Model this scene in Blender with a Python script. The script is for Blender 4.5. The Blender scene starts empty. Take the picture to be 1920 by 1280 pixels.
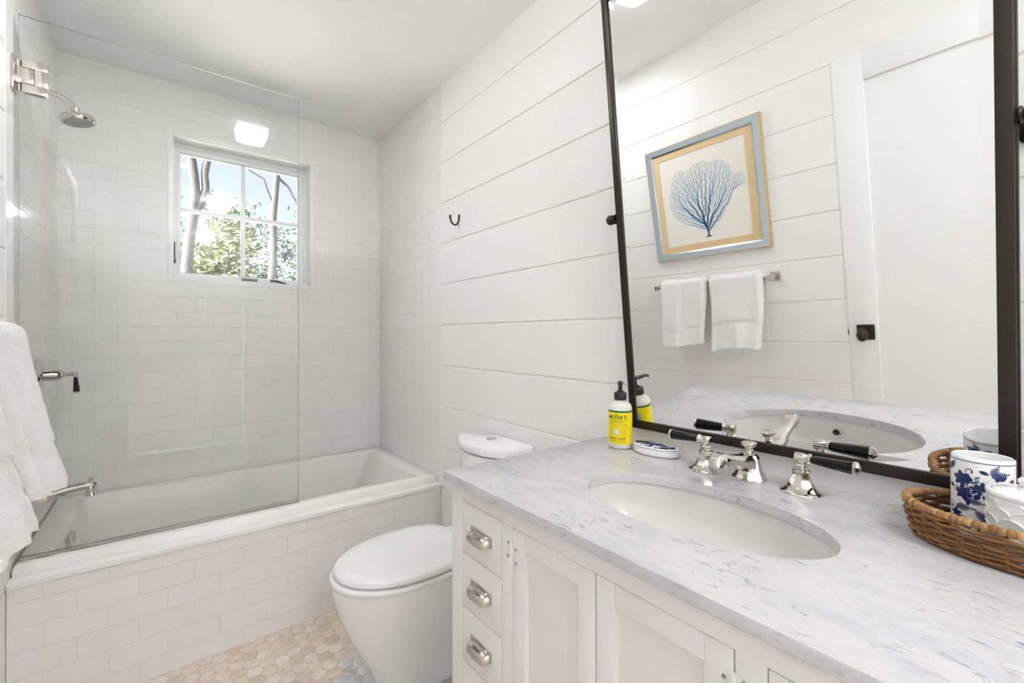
import bpy, bmesh, math, random
from mathutils import Vector, Matrix, noise
random.seed(7)
PI = math.pi
C = bpy.context.scene.collection
SC = bpy.context.scene

# ---------------------------------------------------------------- camera, sky, sun, exposure
LAMP_POWER, FILL_LAMP_POWER = 7.0, 76.0
FILL_DOWN_POWER = 138.0
SKY_POWER = 0.30
SUN_POWER = 42.0
cam_d = bpy.data.cameras.new('camera')
cam = bpy.data.objects.new('camera', cam_d); C.objects.link(cam)
cam.location = (0, 0, 1.183)
cam.rotation_euler = (PI/2, 0, math.radians(-38.209))
cam_d.sensor_width = 36; cam_d.lens = 15.5765
cam_d.shift_y = -11.0/1920
cam_d.clip_start = 0.01
SC.camera = cam
SC.view_settings.view_transform = 'Standard'
SC.view_settings.look = 'None'
SC.view_settings.gamma = 1
SC.view_settings.use_curve_mapping = False
SC.view_settings.exposure = 0.44
SC.cycles.use_denoising = True
SC.cycles.max_bounces = 14
SC.cycles.diffuse_bounces = 8
SC.cycles.glossy_bounces = 6
SC.cycles.transparent_max_bounces = 12
SC.cycles.sample_clamp_indirect = 40.0

world = bpy.data.worlds.new('world'); SC.world = world; world.use_nodes = True
wn = world.node_tree
wn.nodes.clear()
wo = wn.nodes.new('ShaderNodeOutputWorld'); wb = wn.nodes.new('ShaderNodeBackground')
sk = wn.nodes.new('ShaderNodeTexSky')
sk.sky_type = 'NISHITA'; sk.sun_disc = False
sk.sun_elevation = math.radians(38); sk.sun_rotation = math.radians(200)
sk.air_density = 0.8; sk.dust_density = 3.0; sk.ozone_density = 0.6
wb.inputs[1].default_value = SKY_POWER
hz = wn.nodes.new('ShaderNodeMix'); hz.data_type = 'RGBA'; hz.inputs[0].default_value = .80; hz.inputs[7].default_value = (2.35, 2.38, 2.5, 1)   # thin bright cloud
wn.links.new(sk.outputs[0], hz.inputs[6]); wn.links.new(hz.outputs[2], wb.inputs[0]); wn.links.new(wb.outputs[0], wo.inputs[0])

sun_d = bpy.data.lights.new('sun', 'SUN'); sun_d.energy = SUN_POWER; sun_d.angle = math.radians(1.0)
sun_d.color = (1, .95, .86)
sun = bpy.data.objects.new('sun', sun_d); C.objects.link(sun)
sun.rotation_euler = (math.radians(52), 0, math.radians(-78))   # from behind the house, onto the trees
# ---------------------------------------------------------------- dimensions
XL, XR = -0.37, 1.10          # left and right wall
YB, YT, YF = 2.779, 1.975, -1.25   # back wall, tub front, wall behind the camera
ZC = 2.44
ZK = 0.8636                   # counter top

# ---------------------------------------------------------------- helpers
def tag(o, label=None, cat=None, group=None, kind=None):
    if label: o['label'] = label
    if cat: o['category'] = cat
    if group: o['group'] = group
    if kind: o['kind'] = kind
    return o

WLOC = {}
def thing(name, loc, label, cat, group=None, kind=None):
    o = bpy.data.objects.new(name, None); C.objects.link(o)
    o.empty_display_size = .05
    o.location = loc; WLOC[o] = Vector(loc)
    return tag(o, label, cat, group, kind)

def obj(name, bm, mats, parent=None, smooth=40, loc=None):
    """link a bmesh (in world coordinates) as one mesh object"""
    me = bpy.data.meshes.new(name)
    if parent is not None:
        base = WLOC[parent]
    elif loc is not None:
        base = Vector(loc)
    else:
        xs = [v.co.x for v in bm.verts]; ys = [v.co.y for v in bm.verts]; zs = [v.co.z for v in bm.verts]
        base = Vector(((min(xs)+max(xs))/2, (min(ys)+max(ys))/2, min(zs)))
    for v in bm.verts: v.co -= base
    bm.normal_update()
    bm.to_mesh(me); bm.free()
    if not isinstance(mats, (list, tuple)): mats = [mats]
    for m in mats: me.materials.append(m)
    if smooth:
        for p in me.polygons: p.use_smooth = True
        me.set_sharp_from_angle(angle=math.radians(smooth))
    o = bpy.data.objects.new(name, me); C.objects.link(o)
    if parent is not None: o.parent = parent
    else: o.location = base
    WLOC[o] = base
    return o

def struct(name, bm, mats, smooth=40, loc=None, parent=None):
    o = obj(name, bm, mats, parent, smooth, loc)
    if parent is None: o['kind'] = 'structure'
    return o

def NB(): return bmesh.new()

def box(bm, x0, x1, y0, y1, z0, z1, bev=0.0, seg=2, mi=0):
    b = bmesh.new()
    bmesh.ops.create_cube(b, size=1)
    for v in b.verts:
        v.co = Vector(((x0+x1)/2 + v.co.x*(x1-x0), (y0+y1)/2 + v.co.y*(y1-y0), (z0+z1)/2 + v.co.z*(z1-z0)))
    if bev: bmesh.ops.bevel(b, geom=list(b.edges), offset=bev, segments=seg, affect='EDGES', profile=.5)
    merge(bm, b, mi)

def merge(bm, b, mi=0, mat=None):
    if mat is not None: bmesh.ops.transform(b, matrix=mat, verts=b.verts)
    m = {}
    for v in b.verts: m[v] = bm.verts.new(v.co)
    for f in b.faces:
        try:
            g = bm.faces.new([m[v] for v in f.verts]); g.material_index = mi
        except ValueError: pass
    b.free()

def ring(bm, pts): return [bm.verts.new(p) for p in pts]
def bridge(bm, a, b, closed=True, mi=0):
    n = len(a)
    for i in range(n if closed else n-1):
        j = (i+1) % n
        try: bm.faces.new((a[i], a[j], b[j], b[i])).material_index = mi
        except ValueError: pass
def cap(bm, r, flip=False, mi=0):
    try: bm.faces.new(list(reversed(r)) if flip else r).material_index = mi
    except ValueError: pass

def frame_from(axis):
    axis = Vector(axis).normalized()
    u = axis.orthogonal().normalized()
    return u, axis.cross(u), axis

def lathe(bm, prof, origin=(0,0,0), axis=(0,0,1), n=40, mi=0, caps=True, sx=1, sy=1, rot=0):
    """prof: (radius, height)"""
    if abs(Vector(axis).normalized().z) > .999:
        u, w, a = Vector((1,0,0)), Vector((0,1,0)) * (1 if axis[2] > 0 else -1), Vector(axis).normalized()
    else:
        a = Vector(axis).normalized(); u = Vector((0,0,1)); u = (u - a*u.dot(a)).normalized(); w = a.cross(u)
    O = Vector(origin); prev = None; first = None
    for r, h in prof:
        rr = [O + a*h + u*(r*sx*math.cos(rot+2*PI*i/n)) + w*(r*sy*math.sin(rot+2*PI*i/n)) for i in range(n)]
        cur = ring(bm, rr)
        if prev: bridge(bm, prev, cur, mi=mi)
        else: first = cur
        prev = cur
    if caps:
        if prof[0][0] > 1e-6: cap(bm, first, True, mi)
        if prof[-1][0] > 1e-6: cap(bm, prev, False, mi)

def tube(bm, pts, r, n=12, mi=0, caps=True, closed=False):
    pts = [Vector(p) for p in pts]
    N = len(pts)
    rs = r if isinstance(r, (list, tuple)) else [r]*N
    rings = []; u = None
    for i, p in enumerate(pts):
        if closed: t = (pts[(i+1) % N] - pts[i-1]).normalized()
        else: t = (pts[min(i+1, N-1)] - pts[max(i-1, 0)]).normalized()
        if u is None: u = t.orthogonal().normalized()
        u = (u - t*u.dot(t)).normalized(); w = t.cross(u)
        rings.append(ring(bm, [p + u*(rs[i]*math.cos(2*PI*k/n)) + w*(rs[i]*math.sin(2*PI*k/n)) for k in range(n)]))
    for a, b in zip(rings, rings[1:]): bridge(bm, a, b, mi=mi)
    if closed: bridge(bm, rings[-1], rings[0], mi=mi)
    elif caps: cap(bm, rings[0], True, mi); cap(bm, rings[-1], False, mi)

def bez(p0, p1, p2, n=12):
    p0, p1, p2 = Vector(p0), Vector(p1), Vector(p2)
    return [p0*(1-t)**2 + p1*2*t*(1-t) + p2*t*t for t in [i/n for i in range(n+1)]]

def loft(bm, rings, caps=(True, True), mi=0):
    R = [ring(bm, r) for r in rings]
    for a, b in zip(R, R[1:]): bridge(bm, a, b, mi=mi)
    if caps[0]: cap(bm, R[0], True, mi)
    if caps[1]: cap(bm, R[-1], False, mi)
    return R

def fixn(bm):
    bmesh.ops.recalc_face_normals(bm, faces=bm.faces)
    return bm

# ---------------------------------------------------------------- materials
def nt(name):
    m = bpy.data.materials.new(name); m.use_nodes = True
    t = m.node_tree; b = t.nodes['Principled BSDF']
    return m, t, b
def N(t, kind, **kw):
    n = t.nodes.new(kind)
    for k, v in kw.items():
        if k.startswith('i_'): n.inputs[int(k[2:]) if k[2:].isdigit() else k[2:].replace('_', ' ')].default_value = v
        else: setattr(n, k, v)
    return n
def L(t, a, b): t.links.new(a, b)

def simple(name, col, rough=.5, metal=0.0, bump=0, bscale=200, spec=.5, coat=0):
    m, t, b = nt(name)
    b.inputs['Base Color'].default_value = (*col, 1); b.inputs['Roughness'].default_value = rough
    b.inputs['Metallic'].default_value = metal; b.inputs['Specular IOR Level'].default_value = spec
    b.inputs['Coat Weight'].default_value = coat
    tc = N(t, 'ShaderNodeTexCoord'); nz = N(t, 'ShaderNodeTexNoise'); nz.inputs['Scale'].default_value = bscale
    nz.inputs['Detail'].default_value = 3
    L(t, tc.outputs['Object'], nz.inputs['Vector'])
    rr = N(t, 'ShaderNodeMapRange'); rr.inputs['To Min'].default_value = max(0, rough*.92); rr.inputs['To Max'].default_value = min(1, rough*1.08)
    L(t, nz.outputs['Fac'], rr.inputs['Value']); L(t, rr.outputs[0], b.inputs['Roughness'])
    if bump:
        bp = N(t, 'ShaderNodeBump'); bp.inputs['Strength'].default_value = 1; bp.inputs['Distance'].default_value = bump
        L(t, nz.outputs['Fac'], bp.inputs['Height']); L(t, bp.outputs[0], b.inputs['Normal'])
    return m

def tile_mat(name, axis, ou, ov, w=.151, h=.0748, col=(.875,.87,.86), rough=.07):
    """subway tile; axis 'x' or 'y' is the horizontal world axis"""
    m, t, b = nt(name)
    g = N(t, 'ShaderNodeNewGeometry'); s = N(t, 'ShaderNodeSeparateXYZ'); L(t, g.outputs['Position'], s.inputs[0])
    au = N(t, 'ShaderNodeMath', operation='ADD'); au.inputs[1].default_value = ou
    av = N(t, 'ShaderNodeMath', operation='ADD'); av.inputs[1].default_value = ov
    L(t, s.outputs['X' if axis == 'x' else 'Y'], au.inputs[0]); L(t, s.outputs['Z'], av.inputs[0])
    c = N(t, 'ShaderNodeCombineXYZ'); L(t, au.outputs[0], c.inputs[0]); L(t, av.outputs[0], c.inputs[1])
    br = N(t, 'ShaderNodeTexBrick'); L(t, c.outputs[0], br.inputs['Vector'])
    br.inputs['Scale'].default_value = 1; br.inputs['Brick Width'].default_value = w; br.inputs['Row Height'].default_value = h
    br.inputs['Mortar Size'].default_value = .0009; br.inputs['Mortar Smooth'].default_value = .3
    br.inputs['Color1'].default_value = (*col, 1); br.inputs['Color2'].default_value = (*[k*.975 for k in col], 1)
    br.inputs['Mortar'].default_value = (*[k*.85 for k in col], 1); br.inputs['Bias'].default_value = 0
    L(t, br.outputs['Color'], b.inputs['Base Color'])
    nz = N(t, 'ShaderNodeTexNoise'); nz.inputs['Scale'].default_value = 9; nz.inputs['Detail'].default_value = 1
    L(t, g.outputs['Position'], nz.inputs['Vector'])
    hm = N(t, 'ShaderNodeMath', operation='MULTIPLY'); hm.inputs[1].default_value = -.0012
    L(t, br.outputs['Fac'], hm.inputs[0])
    nm = N(t, 'ShaderNodeMath', operation='MULTIPLY'); nm.inputs[1].default_value = .0009
    L(t, nz.outputs['Fac'], nm.inputs[0])
    ad = N(t, 'ShaderNodeMath', operation='ADD'); L(t, hm.outputs[0], ad.inputs[0]); L(t, nm.outputs[0], ad.inputs[1])
    bp = N(t, 'ShaderNodeBump'); bp.inputs['Strength'].default_value = .8; bp.inputs['Distance'].default_value = 1.0
    L(t, ad.outputs[0], bp.inputs['Height']); L(t, bp.outputs[0], b.inputs['Normal'])
    rm = N(t, 'ShaderNodeMapRange'); rm.inputs['To Min'].default_value = rough; rm.inputs['To Max'].default_value = .6
    L(t, br.outputs['Fac'], rm.inputs['Value']); L(t, rm.outputs[0], b.inputs['Roughness'])
    return m

def marble_mat():
    m, t, b = nt('carrara_marble')
    tc = N(t, 'ShaderNodeNewGeometry')
    def mapped(rot, sc):
        mp = N(t, 'ShaderNodeMapping'); mp.inputs['Rotation'].default_value = (0, 0, math.radians(rot)); mp.inputs['Scale'].default_value = sc
        L(t, tc.outputs['Position'], mp.inputs['Vector']); return mp.outputs[0]
    def noise_(vec, sc, det, rough=.5, dist=0):
        n = N(t, 'ShaderNodeTexNoise'); n.inputs['Scale'].default_value = sc; n.inputs['Detail'].default_value = det
        n.inputs['Roughness'].default_value = rough; n.inputs['Distortion'].default_value = dist
        L(t, vec, n.inputs['Vector']); return n.outputs['Fac']
    def rng(v, a, b_, c=0., d=1.):
        r = N(t, 'ShaderNodeMapRange'); r.inputs['From Min'].default_value = a; r.inputs['From Max'].default_value = b_
        r.inputs['To Min'].default_value = c; r.inputs['To Max'].default_value = d; L(t, v, r.inputs['Value']); return r.outputs[0]
    def mul(a, b_):
        q = N(t, 'ShaderNodeMath', operation='MULTIPLY'); L(t, a, q.inputs[0])
        if isinstance(b_, float): q.inputs[1].default_value = b_
        else: L(t, b_, q.inputs[1])
        return q.outputs[0]
    def mx(f, a, c):
        q = N(t, 'ShaderNodeMix', data_type='RGBA'); L(t, f, q.inputs[0])
        if isinstance(a, tuple): q.inputs[6].default_value = (*a, 1)
        else: L(t, a, q.inputs[6])
        q.inputs[7].default_value = (*c, 1); return q.outputs[2]
    P = tc.outputs['Position']
    streak = mapped(16, (3.2, 1.0, 2.0)); fine = mapped(18, (2.6, 1.0, 1.6))
    base = mx(rng(noise_(streak, 7, 6, .6, .3), .44, .80), (.62, .61, .625), (.49, .495, .525))
    base = mx(mul(rng(noise_(streak, 30, 4, .6), .52, .80), .30), base, (.44, .445, .48))
    clump = rng(noise_(P, 8, 3, .6), .40, .60)
    wisp = mapped(12, (2.6, 1.0, 1.8))
    fleck = rng(noise_(wisp, 36, 5, .68, .9), .555, .68)
    base = mx(mul(mul(fleck, clump), .92), base, (.24, .245, .28))
    wisp2 = mapped(30, (2.8, 1.0, 2.0))
    spot = rng(noise_(wisp2, 30, 3, .5, .6), .685, .75)
    base = mx(mul(spot, .62), base, (.19, .195, .22))
    L(t, base, b.inputs['Base Color']); b.inputs['Roughness'].default_value = .2
    return m

def hex_mat():
    m, t, b = nt('hex_marble')
    g = N(t, 'ShaderNodeNewGeometry')
    cr = N(t, 'ShaderNodeValToRGB'); e = cr.color_ramp.elements
    e[0].position = 0; e[0].color = (.68, .56, .46, 1); e[1].position = 1; e[1].color = (.88, .78, .68, 1)
    k = e.new(.45); k.color = (.80, .67, .56, 1); k = e.new(.85); k.color = (.78, .70, .63, 1)
    L(t, g.outputs['Random Per Island'], cr.inputs[0])
    nz = N(t, 'ShaderNodeTexNoise'); nz.inputs['Scale'].default_value = 38; nz.inputs['Detail'].default_value = 5
    L(t, g.outputs['Position'], nz.inputs['Vector'])
    r = N(t, 'ShaderNodeMapRange'); r.inputs['From Min'].default_value = .3; r.inputs['From Max'].default_value = .75; r.inputs['To Min'].default_value = 1.06; r.inputs['To Max'].default_value = .84
    L(t, nz.outputs['Fac'], r.inputs['Value'])
    mx = N(t, 'ShaderNodeMix', data_type='RGBA', blend_type='MULTIPLY'); mx.inputs[0].default_value = 1
    L(t, cr.outputs[0], mx.inputs[6]); L(t, r.outputs[0], mx.inputs[7])
    L(t, mx.outputs[2], b.inputs['Base Color']); b.inputs['Roughness'].default_value = .4
    return m
def hex_shade_mat():  # hex marble with cool shade put into its colour
    m, t, b = nt('hex_shaded_marble')
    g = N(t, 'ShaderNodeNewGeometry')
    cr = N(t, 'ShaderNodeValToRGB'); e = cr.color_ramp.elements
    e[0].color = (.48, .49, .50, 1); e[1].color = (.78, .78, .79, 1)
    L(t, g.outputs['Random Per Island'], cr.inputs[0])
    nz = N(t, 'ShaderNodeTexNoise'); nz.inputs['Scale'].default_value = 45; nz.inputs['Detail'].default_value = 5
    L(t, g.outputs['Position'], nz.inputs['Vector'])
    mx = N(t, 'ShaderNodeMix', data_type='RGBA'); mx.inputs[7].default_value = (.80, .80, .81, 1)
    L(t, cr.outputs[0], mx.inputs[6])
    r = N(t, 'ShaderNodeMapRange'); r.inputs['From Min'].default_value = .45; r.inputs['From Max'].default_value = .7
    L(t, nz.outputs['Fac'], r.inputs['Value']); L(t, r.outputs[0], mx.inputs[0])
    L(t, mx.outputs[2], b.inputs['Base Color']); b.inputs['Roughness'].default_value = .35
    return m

def glass_mat(name, tint, edge=None):
    m = bpy.data.materials.new(name); m.use_nodes = True; t = m.node_tree; t.nodes.clear()
    o = N(t, 'ShaderNodeOutputMaterial'); mix = N(t, 'ShaderNodeMixShader')
    tr = N(t, 'ShaderNodeBsdfTransparent'); tr.inputs[0].default_value = (*tint, 1)
    gl = N(t, 'ShaderNodeBsdfGlossy'); gl.inputs['Roughness'].default_value = 0.0
    fr = N(t, 'ShaderNodeFresnel'); fr.inputs[0].default_value = 1.45
    L(t, fr.outputs[0], mix.inputs[0]); L(t, tr.outputs[0], mix.inputs[1]); L(t, gl.outputs[0], mix.inputs[2])
    L(t, mix.outputs[0], o.inputs[0])
    return m

def emit_mat(name, col, s):
    m = bpy.data.materials.new(name); m.use_nodes = True; t = m.node_tree; t.nodes.clear()
    o = N(t, 'ShaderNodeOutputMaterial'); e = N(t, 'ShaderNodeEmission'); e.inputs[0].default_value = (*col, 1); e.inputs[1].default_value = s
    L(t, e.outputs[0], o.inputs[0]); return m

def island_mat(name, cols, rough=.5, nscale=60, namt=.25):
    m, t, b = nt(name)
    g = N(t, 'ShaderNodeNewGeometry'); cr = N(t, 'ShaderNodeValToRGB')
    e = cr.color_ramp.elements
    for i, c in enumerate(cols):
        if i < 2: k = e[i]
        else: k = e.new(.5)
        k.color = (*c, 1)
    ps = [i/(len(cols)-1) for i in range(len(cols))]
    for k, p, c in zip(list(e), ps, cols): k.position = p; k.color = (*c, 1)
    L(t, g.outputs['Random Per Island'], cr.inputs[0])
    nz = N(t, 'ShaderNodeTexNoise'); nz.inputs['Scale'].default_value = nscale; nz.inputs['Detail'].default_value = 3
    L(t, g.outputs['Position'], nz.inputs['Vector'])
    r = N(t, 'ShaderNodeMapRange'); r.inputs['To Min'].default_value = 1-namt; r.inputs['To Max'].default_value = 1+namt
    L(t, nz.outputs['Fac'], r.inputs['Value'])
    mx = N(t, 'ShaderNodeMix', data_type='RGBA', blend_type='MULTIPLY'); mx.inputs[0].default_value = 1
    L(t, cr.outputs[0], mx.inputs[6]); L(t, r.outputs[0], mx.inputs[7])
    L(t, mx.outputs[2], b.inputs['Base Color']); b.inputs['Roughness'].default_value = rough
    return m

def terry_mat():
    m, t, b = nt('terry_cloth')
    b.inputs['Base Color'].default_value = (.94, .935, .925, 1); b.inputs['Roughness'].default_value = .95
    b.inputs['Sheen Weight'].default_value = .3
    g = N(t, 'ShaderNodeNewGeometry'); nz = N(t, 'ShaderNodeTexNoise'); nz.inputs['Scale'].default_value = 420; nz.inputs['Detail'].default_value = 3
    L(t, g.outputs['Position'], nz.inputs['Vector'])
    bp = N(t, 'ShaderNodeBump'); bp.inputs['Strength'].default_value = .9; bp.inputs['Distance'].default_value = .004
    L(t, nz.outputs['Fac'], bp.inputs['Height']); L(t, bp.outputs[0], b.inputs['Normal'])
    return m

M = {}
M['paint'] = simple('wall_paint', (.885,.878,.868), .42, bump=.0004, bscale=60)
M['ceil'] = simple('ceiling_paint', (.92,.925,.93), .7)
M['trim'] = simple('trim_paint', (.89,.89,.89), .35)
M['cab'] = simple('cabinet_paint', (.84,.835,.82), .38, bump=.0003, bscale=90)
M['gap'] = simple('dark_gap', (.03,.03,.03), .8)
M['tile_x'] = tile_mat('subway_tile_back', 'x', .3216+.151*8, -1.675+.0745*40, h=.0745)
M['tile_y'] = tile_mat('subway_tile_side', 'y', -2.779+.151*40, -1.675+.0745*40, h=.0745)
M['tile_apron'] = tile_mat('subway_tile_apron', 'x', .37+.153*8, -.373+.0768*40, w=.153, h=.0768, col=(.875,.86,.85))
M['quartz'] = simple('ledge_quartz', (.90,.895,.885), .25)
M['acrylic'] = simple('tub_acrylic', (.89,.88,.865), .12, coat=.3)
M['china'] = simple('white_china', (.89,.89,.895), .06, coat=.5)
M['seat'] = simple('seat_plastic', (.90,.90,.90), .18)
M['chrome'] = simple('polished_nickel', (.70,.665,.615), .06, 1)
M['nickel'] = simple('brushed_nickel', (.62,.57,.52), .18, 1)
M['bronze'] = simple('dark_bronze', (.034,.026,.022), .34, .5)
M['black'] = simple('black_porcelain', (.008,.008,.009), .16, spec=.3)
M['plastic'] = simple('black_plastic', (.02,.018,.018), .3)
M['marble'] = marble_mat()
M['hex'] = hex_mat(); M['hexshade'] = hex_shade_mat()
M['grout'] = simple('floor_grout', (.60,.49,.40), .9)
M['terry'] = terry_mat()
M['glass'] = glass_mat('shower_glass', (.992,.997,.995))
M['gedge'] = simple('glass_edge', (.60,.66,.64), .45)
M['pane'] = glass_mat('window_glass', (.97,.985,.99))
M['mirror'] = simple('silver_mirror', (.93,.935,.93), 0.0, 1)
M['down'] = emit_mat('fill_downlight_lens', (.965, .985, 1), FILL_DOWN_POWER)
M['lamp'] = emit_mat('lamp_glass', (.965, .985, 1), LAMP_POWER)
M['fill_lamp'] = emit_mat('fill_lamp_glass', (.965, .985, 1), FILL_LAMP_POWER)
M['whitepaintmetal'] = simple('white_metal', (.85,.85,.84), .3)

# ================================================================ SETTING
# floor: hexagon mosaic on grout
bm = NB()
box(bm, XL, XR, YF, YT+.01, -.06, -.0012, mi=1)
pitch = .0508; colw = pitch*math.sqrt(3)/2; R6 = (pitch-.0026)/math.sqrt(3)
ox, oy = .404+.024, 1.8875
rg = random.Random(3)
for i in range(-20, 18):
    for j in range(-70, 6):
        cx = ox + i*colw; cy = oy + j*pitch + (i % 2)*pitch/2
        if cx < XL-.03 or cx > XR+.03 or cy < YF-.03 or cy > YT+.03: continue
        pts = []
        for k in range(6):
            a = k*PI/3
            pts.append((min(max(cx+R6*math.cos(a), XL), XR), min(max(cy+R6*math.sin(a), YF), YT)))
        q = [(cx+(x-cx)*.965, cy+(y-cy)*.965) for x, y in pts]
        a0 = ring(bm, [(x, y, -.0012) for x, y in pts]); a1 = ring(bm, [(x, y, -.0003) for x, y in pts]); a2 = ring(bm, [(x, y, 0) for x, y in q])
        grey = (cx > .43 and (cy-1.5791) < .57*(cx-.446)+.015*math.sin(40*cx))  # shade beside the toilet painted in by greying these tiles
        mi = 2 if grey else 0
        bridge(bm, a0, a1, mi=mi); bridge(bm, a1, a2, mi=mi); cap(bm, a2, mi=mi)
struct('floor', bm, [M['hex'], M['grout'], M['hexshade']], smooth=20, loc=(0,0,0))

bm = NB(); box(bm, XL-.15, XR+.15, YF-.15, YB+.15, ZC, ZC+.12); struct('ceiling', bm, M['ceil'], 0)

# shiplap profile extruded along y
def shiplap(bm, xw, sgn, y0, y1, mi=0, z0=0.0, z1=ZC):
    g = .2035; zs = [z for z in [.0145+g*k for k in range(0, 12)] if z0+.01 < z < z1-.01]
    prof = [(xw, z0)]
    for z in zs:
        prof += [(xw, z-.0052), (xw+sgn*.0012, z-.0036), (xw+sgn*.0052, z-.0030), (xw+sgn*.0052, z+.0030), (xw+sgn*.0012, z+.0036), (xw, z+.0052)]
    prof += [(xw, z1), (xw+sgn*.1, z1), (xw+sgn*.1, z0)]
    loft(bm, [[(x, y, z) for x, z in prof] for y in (y0, y1)], mi=mi)
bm = NB(); shiplap(bm, XR, 1, YF, YT)
box(bm, XR-.001, XR+.1, YT, YB+.1, 0, ZC, mi=1)
struct('wall_right', fixn(bm), [M['paint'], M['tile_y']], smooth=20)
bm = NB()
DY0, DY1, DZ = -.115, .648, 2.058
shiplap(bm, XL, -1, DY1+.001, YT); shiplap(bm, XL, -1, YF, DY0-.001); shiplap(bm, XL, -1, DY0-.001, DY1+.001, z0=DZ+.001)
box(bm, XL-.1, XL+.001, YT, YB+.1, 0, ZC, mi=1)
struct('wall_left', fixn(bm), [M['paint'], M['tile_y']], smooth=20)

# back wall with the window opening
WX0, WX1, WZ0, WZ1 = .037, .683, 1.470, 2.185
bm = NB()
for a in ((XL-.1, WX0, 0, ZC), (WX1, XR+.1, 0, ZC), (WX0, WX1, 0, WZ0), (WX0, WX1, WZ1, ZC)):
    box(bm, a[0], a[1], YB, YB+.16, a[2], a[3])
struct('wall_back', bm, M['tile_x'], smooth=0)
bm = NB(); shiplap_y = YF

FX0, FX1, FZ0, FZ1 = -.31, .71, .02, 2.15
for a in ((XL-.1, FX0, 0, ZC), (FX1, XR+.1, 0, ZC), (FX0, FX1, 0, FZ0), (FX0, FX1, FZ1, ZC)): box(bm, a[0], a[1], YF-.1, YF, a[2], a[3])
struct('wall_front', bm, M['paint'], 0)
w2 = thing('door_2', ((FX0+FX1)/2, YF-.05, FZ0), None, None, kind='structure')
bm = NB()
for a in ((FX0, FX0+.05, FZ0, FZ1), (FX1-.05, FX1, FZ0, FZ1), (FX0+.05, FX1-.05, FZ0, FZ0+.05), (FX0+.05, FX1-.05, FZ1-.05, FZ1), (.34, .38, FZ0+.05, FZ1-.05)): box(bm, a[0], a[1], YF-.08, YF-.02, a[2], a[3], .002)
obj('frame', bm, M['trim'], w2)
bm = NB(); box(bm, FX0+.04, FX1-.04, YF-.055, YF-.05, FZ0+.04, FZ1-.04); obj('pane', bm, M['pane'], w2, 0)

# window: lined recess, sash, bars, panes
w = thing('window_1', (.36, YB+.1, WZ0), None, None, kind='structure')
bm = NB()
for a in ((WX0-.0215, WX0, WZ0-.0215, WZ1+.0215), (WX1, WX1+.0185, WZ0-.0215, WZ1+.0215), (WX0, WX1, WZ0-.0215, WZ0), (WX0, WX1, WZ1, WZ1+.0215)):
    box(bm, a[0], a[1], YB-.003, YB+.004, a[2], a[3], bev=.001)
obj('tile_border', bm, M['quartz'], w)
bm = NB(); e = .003
y0, y1 = YB-.001, YB+.115
box(bm, WX0-.001, WX0+.004, y0, y1, WZ0, WZ1); box(bm, WX1-.004, WX1+.001, y0, y1, WZ0, WZ1)
box(bm, WX0, WX1, y0, y1, WZ1-.004, WZ1+.001); box(bm, WX0, WX1, y0, y1, WZ0-.001, WZ0+.006)
obj('jamb_lining', bm, M['trim'], w, 0)
FY = YB+.095
def frame4(bm, x0, x1, z0, z1, t, ya, yb, bev=.0015):
    tl, tr, tb, tt = t
    box(bm, x0, x0+tl, ya, yb, z0, z1, bev); box(bm, x1-tr, x1, ya, yb, z0, z1, bev)
    box(bm, x0+tl, x1-tr, ya, yb, z0, z0+tb, bev); box(bm, x0+tl, x1-tr, ya, yb, z1-tt, z1, bev)
bm = NB(); frame4(bm, WX0+.004, WX1-.004, WZ0+.006, WZ1-.004, (.012, .012, .012, .022), FY-.004, FY+.06)
obj('frame', bm, M['trim'], w)
bm = NB(); frame4(bm, WX0+.016, WX1-.016, WZ0+.018, WZ1-.026, (.012, .028, .018, .022), FY+.004, FY+.04)
frame4(bm, WX0+.026, WX1-.042, WZ0+.034, WZ1-.046, (.008, .008, .008, .008), FY+.012, FY+.034)
obj('sash', bm, M['trim'], w)
bm = NB(); mx = .352; mz = 1.842
box(bm, mx-.010, mx+.010, FY+.012, FY+.034, WZ0+.03, WZ1-.04, .002); box(bm, WX0+.02, WX1-.04, FY+.0125, FY+.0335, mz-.010, mz+.010, .002)
obj('glazing_bars', bm, M['trim'], w)
bm = NB(); box(bm, WX0+.02, WX1-.03, FY+.021, FY+.025, WZ0+.022, WZ1-.03); obj('pane', bm, M['pane'], w, 0)
bm = NB()   # folding crank
cx, cz = .507, WZ0+.019
tube(bm, [(.487, FY-.006, cz+.008), (.50, FY-.014, cz+.010), (.53, FY-.022, cz+.004), (.552, FY-.026, cz-.003), (.565, FY-.028, cz-.006)], [.007, .0075, .0065, .005, .006], 10)
o = obj('crank_handle', bm, M['plastic'], w); o['label'] = 'black folding crank handle'
bm = NB(); box(bm, WX0+.004, WX0+.0115, FY-.018, FY-.010, 1.56, 1.665, .002); box(bm, WX0+.004, WX0+.014, FY-.024, FY-.008, 1.555, 1.58, .003)
o = obj('sash_lock', bm, M['plastic'], w); o['label'] = 'black sash lock lever'
bm = NB(); box(bm, .43, .50, FY-.02, FY+.002, WZ0+.004, WZ0+.020, .004)
obj('crank_cover', bm, M['trim'], w)

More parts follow.
